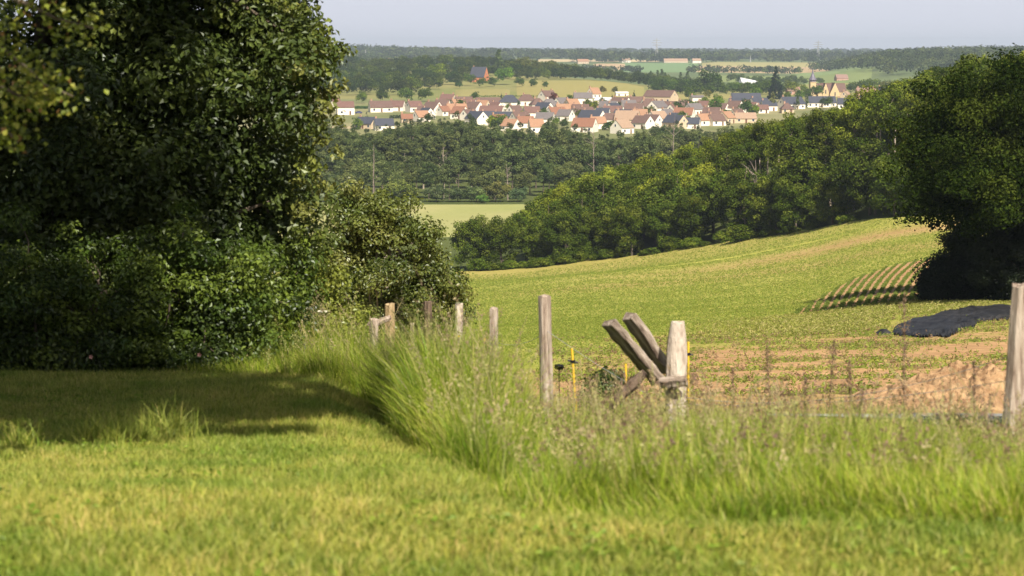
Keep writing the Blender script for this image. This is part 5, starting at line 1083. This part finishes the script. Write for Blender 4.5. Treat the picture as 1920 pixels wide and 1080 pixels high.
# yellow flower dots
rs = np.random.RandomState(5)
for i, (q, Y, hh_, lab) in enumerate([(1752, 10.4, .18, 'yellow flower in the grass at the lower right'), (1790, 14.2, .50, 'big yellow leaf-like bloom left of the right post'), (1005, 18, .35, 'yellow bloom beside the foot of the centre post'), (858, 24, .95, 'yellow bloom left of the whitest left post'), (908, 22, .95, 'yellow bloom between the two pale left posts'), (800, 19, .5, 'yellow bloom at the shadow edge of the tall grass'), (1425, 16, .85, 'yellow bloom against the bare soil right of the stub post')]):
    b = at(q, Y); o = empty('yellow_flower', b); tag(o, lab, 'flower', 'yellow flowers in the grass'); m = MB(); m.tube([(0, 0, 0), (.02, 0, hh_ * .6), (.01, 0, hh_)], .002, 4); m.build('stalk', flat_mat('stalk_green', (.12, .17, .04)), o)
    m = MB(); rr = .008 * math.sqrt(Y / 10)
    for k in range(7):
        a = k * .9; m.add([(.01, 0, hh_), (.01 + rr * math.cos(a - .4), -.01, hh_ + rr * math.sin(a - .4)), (.01 + 1.3 * rr * math.cos(a), -.012, hh_ + 1.3 * rr * math.sin(a)), (.01 + rr * math.cos(a + .4), -.01, hh_ + rr * math.sin(a + .4))], [(0, 1, 2, 3)])
    m.build('petals', flat_mat('petals_yellow', (.75, .55, .02)), o)
# tall brown dock stalks in front of the bare soil
def dock(px, Y, ht, seed, lab, lean=0.0):
    g_ = random.Random(seed); b = at(px, Y); o = empty('dock_plant', b); tag(o, lab, 'plant', 'brown dock stalks by the fence')
    m = MB(); top = (lean * ht, 0, ht); m.tube([(0, 0, 0), (lean * ht * .4, 0, ht * .5), top], [.005, .004, .002], 5); m.build('stalk', flat_mat('dock_stalk', (.22, .14, .10)), o)
    rs = np.random.RandomState(seed); n = 760; t = 1 - .62 * rs.rand(n); P_ = np.stack([lean * ht * t, 0 * t, ht * t], -1)
    br = np.floor(t * 16) / 16; w_ = .030 * (1.25 - t) * 2.2; P_ += rs.normal(size=(n, 3)) * np.stack([w_, w_, .01 + 0 * w_], -1) * (0.55 + .45 * np.sin(t * 75))[:, None]
    V, Fc = leaf_quads(P_, rs.normal(size=(n, 3)), rs.uniform(.008, .017, n), rs, asp=.8)
    obj('seed_head', mesh_np('seed_head', V, Fc, GRASS, np.repeat(pick([(0.24, 0.16, 0.11), (0.32, 0.24, 0.15), (0.20, 0.13, 0.09)], n, rs), 4, 0)), o)
DOCKS = [(1382, 17.0, 694, -.02), (1457, 16.2, 648, -.05), (1508, 14.0, 712, .03), (1552, 15.8, 640, .05), (1611, 13.6, 676, -.04), (1704, 15.6, 548, -.01), (1842, 14.8, 680, -.03)]
for i, (q, Y, top, ln_) in enumerate(DOCKS):
    b = at(q, Y); dock(q, Y, zpy(top, Y) - b.z, 200 + i, 'tallest brown dock stalk, in front of the black tarpaulin' if top == 548 else 'brown dock stalk nearest to the right post' if i == 6 else f'brown dock seed stalk before the bare soil, {ORD[i]} from the left', ln_)

# ------------------------------------------------------------------ fence
WOOD = noise_mat('weathered_wood', (0.15, 0.10, 0.075), (0.54, 0.46, 0.39), 9, 0.9, 0.8, detail=10, c3=(0.40, 0.32, 0.26), stretch=(2.6, 2.6, 0.3))
WOODD = noise_mat('dark_and_shaded_wood', (0.03, 0.02, 0.015), (0.22, 0.16, 0.12), 9, 0.9, 0.6, detail=8, stretch=(2.2, 2.2, 0.4))
WOODY = noise_mat('yellowed_wood', (0.22, 0.15, 0.07), (0.52, 0.40, 0.24), 9, 0.9, 0.6, detail=8, stretch=(2.2, 2.2, 0.4))
def post(px, Y, top_py, wpx, label, mat=WOOD, lean=0.0, seed=1, taper=.9, round_top=False, group='weathered fence posts', base_px=None):
    g_ = random.Random(seed); b = at(px if base_px is None else base_px, Y); ht = zpy(top_py, Y) - b.z; r = wpx / F * Y / 2; tx = (px - 960) / F * Y - b.x
    m = MB(); n = 12; pr = [1 + g_.uniform(-.16, .16) for _ in range(n)]; lv = 9; vs = []
    for i in range(-1, lv + 1):
        t = max(0, i / lv); rr = r * (1 - (1 - taper) * t); z = ht * t if i >= 0 else -.35
        for k in range(n):
            a = 6.283 * k / n; q = rr * pr[k] * (1 + g_.uniform(-.035, .035)); zz = z + (g_.uniform(-.02, .012) if i == lv else 0)
            if round_top and t > .8: q *= (1 - .34 * ((t - .8) / .2) ** 2)
            vs.append((tx * t + q * math.cos(a), q * math.sin(a), zz))
    L_ = lv + 2; fs = [(i * n + k, i * n + (k + 1) % n, (i + 1) * n + (k + 1) % n, (i + 1) * n + k) for i in range(L_ - 1) for k in range(n)]
    vs.append((tx, 0, ht + .006)); fs += [((L_ - 1) * n + k, (L_ - 1) * n + (k + 1) % n, len(vs) - 1) for k in range(n)]
    m.add(vs, fs); o = m.build('fence_post', mat, loc=b); tag(o, label, 'post', group)
    return o
P1 = post(1021, 21, 553, 24, 'tall pale straight fence post standing clear in the centre', seed=2, base_px=1028)
post(926, 24.2, 577, 19, 'grey-tan fence post first to the left of the centre post', seed=3)
post(861, 27.5, 570, 17, 'whitest fence post, second to the left of the centre post', seed=4, base_px=857, mat=noise_mat('white_wood', (0.24, 0.18, 0.14), (0.66, 0.58, 0.50), 7, .9, .8, c3=(.52, .44, .37), stretch=(2, 2, .5)))
post(801, 30.5, 566, 17, 'dark shaded fence post in front of the hedge maple', mat=WOODD, seed=5)  # the shade on this post is put into a darker wood colour
post(729, 29.0, 570, 20, 'yellowish fence post at the left end of the fence', mat=WOODY, seed=6)
post(772, 31.5, 607, 9, 'short thin stake between the yellowish and the dark post', seed=7)
post(791, 32.5, 615, 9, 'short thin stake right behind the dark post', seed=8, mat=WOODD)
post(700, 28.0, 598, 17, 'broken grey stub left of the yellowish post', seed=9)
post(1920, 15.0, 534, 46, 'thick near fence post cut by the right edge of the picture', seed=10, taper=.7, base_px=1903)
post(1272, 18.9, 604, 44, 'stout whitish rounded stub post beside the leaning timbers', seed=11, taper=.92, round_top=True, base_px=1266, mat=MATS['white_wood'])
post(1700, 15.9, 784, 22, 'short pale stub sunk in the tall grass left of the right post', seed=12)
# the two leaning squared timbers
def timber(p0, p1, wpx, dep, label, seed):
    (q0, y0_, Y0), (q1, y1_, Y1) = p0, p1
    a = Vector(((q0 - 960) / F * Y0, Y0, zpy(y0_, Y0))); b = Vector(((q1 - 960) / F * Y1, Y1, zpy(y1_, Y1))); d = (b - a); L_ = d.length; d.normalize()
    up_ = Vector((.6, .6, .53)); s_ = d.cross(up_).normalized(); u_ = s_.cross(d).normalized(); w_ = wpx / F * Y0; g_ = random.Random(seed)
    M_ = Matrix((d, s_, u_)).transposed().to_4x4(); bm = bmesh.new()
    res = bmesh.ops.create_cube(bm, size=1); bmesh.ops.scale(bm, vec=(L_, w_, dep), verts=bm.verts)
    bmesh.ops.subdivide_edges(bm, edges=[e for e in bm.edges if abs((e.verts[0].co - e.verts[1].co).x) > L_ * .5], cuts=8)
    for v in bm.verts: v.co += Vector((g_.uniform(-.01, .01), g_.uniform(-.008, .008), g_.uniform(-.008, .008)))
    bmesh.ops.bevel(bm, geom=list(bm.edges), offset=.006, segments=1, affect='EDGES')
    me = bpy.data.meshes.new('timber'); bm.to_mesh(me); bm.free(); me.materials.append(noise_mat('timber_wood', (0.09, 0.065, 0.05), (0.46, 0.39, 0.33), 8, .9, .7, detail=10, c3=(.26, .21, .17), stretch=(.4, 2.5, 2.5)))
    o = obj('leaning_timber', me); o.matrix_world = Matrix.Translation((a + b) / 2) @ M_; return tag(o, label, 'timber')
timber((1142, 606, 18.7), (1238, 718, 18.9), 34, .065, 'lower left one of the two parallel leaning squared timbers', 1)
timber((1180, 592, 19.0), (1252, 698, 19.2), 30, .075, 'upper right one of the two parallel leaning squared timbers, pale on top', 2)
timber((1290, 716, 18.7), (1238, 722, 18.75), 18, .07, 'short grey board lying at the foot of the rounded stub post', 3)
m = MB(); g_ = random.Random(8); pp = [Vector(((q - 960) / F * 18.2, 18.2, zpy(y_, 18.2))) for q, y_ in [(1212, 700), (1190, 722), (1168, 744), (1150, 765), (1138, 800)]]
m.tube(pp, [.03, .05, .045, .03, .02], 7, jit=.2, rng=g_); tag(m.build('fallen_branch', WOODD), 'dark crooked branch below the leaning timbers', 'branch')
m = MB(); m.tube([Vector(((q - 960) / F * 29, 28.6, zpy(y_, 28.6))) for q, y_ in [(692, 606), (700, 612), (722, 600), (735, 596)]], [.03, .045, .04, .03], 7, jit=.2, rng=g_); tag(m.build('fallen_branch', WOOD), 'short grey branch resting against the yellowish post', 'branch')
shrub(1196, 18.3, .26, .62, 'tangled dry weeds growing round the foot of the leaning timbers', [(0.20, 0.17, 0.08), (0.28, 0.24, 0.12), (0.12, 0.15, 0.03), (0.14, 0.10, 0.06)], 140, ls=.035, n=34, per=110, name='dry_weeds', dep=.22, cr=.12)
shrub(1268, 18.5, .22, .34, 'low brown weeds in front of the rounded stub post', [(0.22, 0.19, 0.09), (0.16, 0.19, 0.04), (0.26, 0.15, 0.07)], 141, ls=.03, n=22, per=100, name='dry_weeds', dep=.2, cr=.1)
# yellow electric fence stakes with black clips
YEL = flat_mat('stake_yellow', (.70, .45, .04), .4, var=.05); BLK = flat_mat('clip_black', (.012, .012, .014), .4)
for (q0, y0_, q1, y1_, Y, ck, lab) in [(1073, 654, 1090, 782, 22.2, .2, 'tilted yellow plastic stake right of the centre post'), (1175, 684, 1178, 800, 24.0, -1, 'yellow stake seen through the gap under the leaning timbers'), (1293, 642, 1295, 720, 24.5, .25, 'yellow stake just right of the rounded stub post')]:
    a = Vector(((q0 - 960) / F * Y, Y, zpy(y0_, Y))); b = Vector(((q1 - 960) / F * Y, Y, min(zpy(y1_, Y), h1((q1 - 960) / F * Y, Y)) - .1)); o = empty('fence_stake', b); tag(o, lab, 'stake', 'yellow fence stakes')
    m = MB(); m.tube([Vector((0, 0, 0)), a - b], .012, 7); m.build('rod', YEL, o)
    if ck > 0:
        c_ = (a - b) * 1.0 - (a - b).normalized() * .13 ; m = MB(); m.box(c_.x - .022, c_.x + .022, c_.y - .016, c_.y + .016, c_.z - .014, c_.z + .014); m.tube([c_ + Vector((-.05, 0, .012)), c_ + Vector((.05, 0, -.01))], .01, 5); m.build('clip', BLK, o)
# black plastic scrap near the centre post
m = MB(); rs_ = random.Random(3); cq = Vector(((1049 - 960) / F * 23, 23, zpy(690, 23))); ring = [Vector((math.cos(a) * .05, 0, math.sin(a) * .035)) for a in [k * .785 for k in range(8)]]
m.add([tuple(cq + r_ + Vector((0, rs_.uniform(-.03, .03), rs_.uniform(-.008, .008)))) for r_ in ring] + [tuple(cq + Vector((0, -.05, .01))), tuple(cq + Vector((0, .05, 0)))], [(k, (k + 1) % 8, 8) for k in range(8)] + [((k + 1) % 8, k, 9) for k in range(8)])
m.tube([cq + Vector((0, 0, -.02)), cq + Vector((.01, 0, -1.0))], .005, 4)
tag(m.build('plastic_scrap', BLK), 'black plastic scrap caught on a stem right of the centre post', 'scrap')
# sagging wires between the posts
WIRE = flat_mat('wire', (.34, .34, .36), .5)
def wire(pts, sag, lab, r=.0022, n=14):
    m = MB(); P3 = [Vector(((q - 960) / F * Y, Y, zpy(y_, Y))) for q, y_, Y in pts]
    for a, b in zip(P3[:-1], P3[1:]):
        m.tube([a.lerp(b, t / n) - Vector((0, 0, sag * 4 * (t / n) * (1 - t / n))) for t in range(n + 1)], r, 4)
    tag(m.build('fence_wire', WIRE), lab, 'wire', 'sagging fence wires')
wire([(1022, 618, 21), (1270, 770, 18.8)], .03, 'wire running down right from the centre post')
wire([(928, 642, 24.2), (1018, 628, 21)], .06, 'wire between the centre post and its left neighbour')
wire([(1272, 745, 18.9), (1905, 668, 15)], .16, 'upper sagging wire left of the right post')
wire([(1272, 760, 18.9), (1905, 715, 15)], .07, 'lower sagging wire left of the right post')
wire([(862, 660, 27.5), (928, 642, 24.2)], .03, 'wire between the two pale left posts')
# the long rail with black plastic wrapped round its right end
m = MB(); g_ = random.Random(5); Yr_ = 15.8
m.tube([Vector(((q - 960) / F * Yr_, Yr_, zpy(y_, Yr_))) for q, y_ in [(1440, 781), (1560, 783), (1650, 785), (1720, 787), (1900, 789)]], [.008, .012, .018, .03, .035], 8, jit=.1, rng=g_)
rl = m.build('rail', noise_mat('rail_grey', (.06, .06, .065), (.30, .30, .31), 7, .5, .3)); tag(rl, 'long grey rail low in the grass left of the right post', 'rail')
m = MB(); m.tube([Vector(((q - 960) / F * Yr_, Yr_ - .03 + g_.uniform(-.01, .01), zpy(y_, Yr_))) for q, y_ in [(1735, 790), (1760, 791), (1790, 790), (1820, 793), (1850, 792), (1888, 794)]], [.028, .04, .036, .046, .04, .045], 9, jit=.25, rng=g_)
m.build('plastic_sleeve', noise_mat('black_film', (.012, .012, .015), (.05, .05, .06), 14, .22, 1.0, spec=.7, stretch=(.5, 2, 2)), rl)

# ------------------------------------------------------------------ black tarpaulin, soil heaps, crop plants
TARP = noise_mat('tarpaulin_black', (.010, .010, .011), (.045, .045, .049), 2.2, .45, 1.0, detail=12, spec=.3)
def tarp():
    out = [(1676, 633), (1684, 620), (1712, 612), (1750, 602), (1790, 590), (1830, 584), (1880, 582), (1960, 580), (1960, 604), (1900, 606), (1858, 608), (1838, 612), (1832, 622), (1812, 624), (1800, 632), (1780, 641), (1764, 637), (1738, 640), (1700, 638)]
    P3 = np.array([list(hit(q, y_, 70, 125)) for q, y_ in out]); c = P3.mean(0); rings = 44; rs = np.random.RandomState(6); n0 = len(P3)
    # densify the outline
    t = np.linspace(0, n0, n0 * 18, endpoint=False); i = t.astype(int); f_ = (t - i)[:, None]; O_ = P3[i] * (1 - f_) + P3[(i + 1) % n0] * f_; n = len(O_)
    V = [];
    for r_ in range(rings + 1):
        s = r_ / rings; q = c + (O_ - c) * s; z = H(q[:, 0], q[:, 1]) + .12 + .0 * s
        edge = np.clip((1 - s) * 4, 0, 1); z = z + edge * (  .17 * vnoise(q[:, 0] * 1.0 + q[:, 1] * .4, q[:, 1] * .35, .7, 61) + .10 * vnoise(q[:, 0] + q[:, 1] * .5, q[:, 1] * .5, .22, 63) + .14 * vnoise(q[:, 0], q[:, 1], 2.6, 62)) + (1 - edge) * rs.uniform(-.08, .10, n)
        V.append(np.stack([q[:, 0], q[:, 1], z], -1))
    V = np.concatenate(V); Fq = []
    for r_ in range(rings):
        for k in range(n): Fq.append((r_ * n + k, r_ * n + (k + 1) % n, (r_ + 1) * n + (k + 1) % n, (r_ + 1) * n + k))
    o = obj('tarpaulin', mesh_np('tarpaulin', V, np.array(Fq), TARP, smooth=True)); tag(o, 'large crumpled black plastic tarpaulin lying at the edge of the field', 'tarpaulin')
    s_ = o.modifiers.new('thickness', 'SOLIDIFY'); s_.thickness = .01
    V2, _ = None, None
tarp()
m = MB(); b = hit(1662, 634, 70, 125); m.add([(b.x + .35 * math.cos(a) * s, b.y + .4 * math.sin(a) * s, b.z + z) for z, s in ((0, 1), (.18, .8), (.3, .3)) for a in [k * .9 for k in range(7)]], [(i * 7 + k, i * 7 + (k + 1) % 7, (i + 1) * 7 + (k + 1) % 7, (i + 1) * 7 + k) for i in range(2) for k in range(7)] + [tuple(14 + k for k in range(7))])
tag(m.build('plastic_scrap', TARP), 'small black plastic lump at the left tip of the tarpaulin', 'scrap')
def heap(px, Y, lx, ly, hz, label, seed):
    b = at(px, Y); n = 130; g0 = np.linspace(-1, 1, n); X, Y_ = np.meshgrid(g0, g0, indexing='ij'); r = np.hypot(X, Y_)
    wx, wy = b.x + X * lx, b.y + Y_ * ly
    z = H(wx, wy) + hz * np.clip(1 - r ** 2, 0, 1) ** .8 * (.42 + .5 * vnoise(wx, wy, .45, seed) + .36 * vnoise(wx, wy, .16, seed + 1) + .22 * vnoise(wx, wy, .06, seed + 2)) + .03 - np.where(r > 1, .3, 0)
    k = np.arange(n * n).reshape(n, n); Fq = np.stack([k[:-1, :-1], k[1:, :-1], k[1:, 1:], k[:-1, 1:]], -1).reshape(-1, 4)
    o = obj('soil_heap', mesh_np('soil_heap', np.stack([wx, wy, z], -1).reshape(-1, 3), Fq, noise_mat('heap_soil', (0.20, 0.115, 0.06), (0.42, 0.28, 0.155), 5, 1, 1.0, detail=10), smooth=False)); return tag(o, label, 'soil heap')
heap(1840, 33, 1.5, 1.6, .55, 'rough heap of orange-brown earth left of the right post', 71)
heap(1700, 32, 1.1, 1.2, .34, 'lower earth heap behind the dock stalks', 73)
heap(1960, 34, .9, 1.2, .5, 'earth heap behind the right post', 75)

def tufts(name, x, y, s, pal, label, seed, zoff=.05, k3=5, pw=None, spread=1.0):
    rs = np.random.RandomState(seed); n = len(x); z = H(x, y) + zoff + .0004 * y
    P_ = np.stack([x, y, z + s * .35], -1); P_ = np.repeat(P_, k3, 0) + rs.normal(size=(n * k3, 3)) * (np.repeat(s, k3) * .3 * spread)[:, None]
    N_ = rs.normal(size=(n * k3, 3)) * .6 + np.array([0, -.2, .7]); V, Fc = leaf_quads(P_, N_, np.repeat(s, k3) * rs.uniform(.6, 1.1, n * k3), rs, asp=.35)
    o = obj(name, mesh_np(name, V, Fc, GRASS, np.repeat(np.repeat(pick(pal, n, rs, pw), k3, 0), 4, 0))); return tag(o, label, 'crop', kind='stuff')
CP = [(0.21, 0.27, 0.045), (0.29, 0.315, 0.065), (0.17, 0.225, 0.035)]
# sown crop over the slope
rs = np.random.RandomState(77); n = 230000; y = 44 * (400 / 44) ** rs.rand(n); pxx = rs.uniform(820, 1960, n); x = (pxx - 960) / F * y
e = np.interp(pxx, [200, 900, 1100, 1300, 1500, 1690, 1900, 2400], [420, 418, 413, 398, 373, 338, 325, 325])
dens = np.clip((y - (100 - 34 * np.clip((1300 - pxx) / 300, 0, 1.2))) / 25 + .2, .03, 1)
dens *= np.clip(1 - 1.1 * np.clip(1 - np.abs(y - (300 - 0.03 * (1690 - pxx))) / 26, 0, 1) * np.clip((pxx - 1000) / 500, 0, 1), .15, 1)
rowz = (y > 119) & (y < rowtop(pxx)) & (pxx > 1488) & (pxx - (y - 121) * .7 > 1488)
keep = (y < e - 3) & (rs.rand(n) < dens * (.35 + .9 * vnoise(x, y, 5, 81))) & ~rowz
x, y = x[keep], y[keep]; tufts('crop_seedlings', x, y, np.clip(.04 + y * .0005, .06, .21), CP, 'young green crop covering the sandy slope', 3, k3=4)
# the curved rows at the right
rx, ry = [], []
for i in range(25):
    t = rs.rand(1150); yy = 121 + t * 100; q = 1494 + i * 16.3 + 78 * t ** .8 - 14 * np.sin(t * 3.1); ry.append(yy); rx.append((q - 960) / F * yy + rs.normal(size=1150) * .07)
rx, ry = np.concatenate(rx), np.concatenate(ry); pq = 960 + rx / ry * F; ok = (ry < rowtop(pq) + 2) & (pq < 1900)
tufts('crop_rows', rx[ok], ry[ok], rs.uniform(.09, .17, ok.sum()), [(0.13, 0.19, 0.035), (0.18, 0.23, 0.045)], 'curved rows of young plants in pale soil beside the huge right tree', 4, k3=5, spread=.7)
# weeds on the headland and on the bare soil
n = 60000; y = rs.uniform(88, 121, n); pxx = rs.uniform(1250, 1960, n); x = (pxx - 960) / F * y; keep = (rs.rand(n) < np.clip((pxx - 1300) / 300, .05, 1) * (.3 + vnoise(x, y, 2.4, 83)))
inT = (pxx > 1670) & (y < 103); keep &= ~inT
tufts('headland_weeds', x[keep], y[keep], rs.uniform(.06, .17, keep.sum()), [(0.20, 0.23, 0.04), (0.30, 0.31, 0.08), (0.40, 0.36, 0.14), (0.26, 0.27, 0.06)], 'rough green and straw headland strip between soil and rows', 5, k3=5)
n = 26000; y = rs.uniform(36, 100, n); pxx = rs.uniform(1010, 1960, n); x = (pxx - 960) / F * y; keep = rs.rand(n) < np.clip((vnoise(x, y, 2.2, 17) * .6 + vnoise(x, y, 6, 18) * .5 - .50) * 5, .04, 1)
tufts('soil_weeds', x[keep], y[keep], rs.uniform(.05, .13, keep.sum()), CP + [(0.30, 0.24, 0.12), (0.26, 0.17, 0.10)], 'scattered weeds on the bare sandy soil', 6, k3=7, spread=1.3)

# ------------------------------------------------------------------ haze: one even volume round the whole scene
hz = MB(); hz.box(-4700, 4700, -150, 12400, -50, 60)
hm = bpy.data.materials.new('haze'); hm.use_nodes = True; N, L = hm.node_tree.nodes, hm.node_tree.links; N.remove(N['Principled BSDF'])
pv = N.new('ShaderNodeVolumePrincipled'); pv.inputs['Density'].default_value = 8.5e-5; pv.inputs['Color'].default_value = (0.70, 0.83, 1.0, 1); pv.inputs['Anisotropy'].default_value = 0.1
L.new(pv.outputs[0], N['Material Output'].inputs['Volume'])
o = hz.build('haze', hm); tag(o, 'pale summer haze over the whole valley', 'haze', kind='stuff')
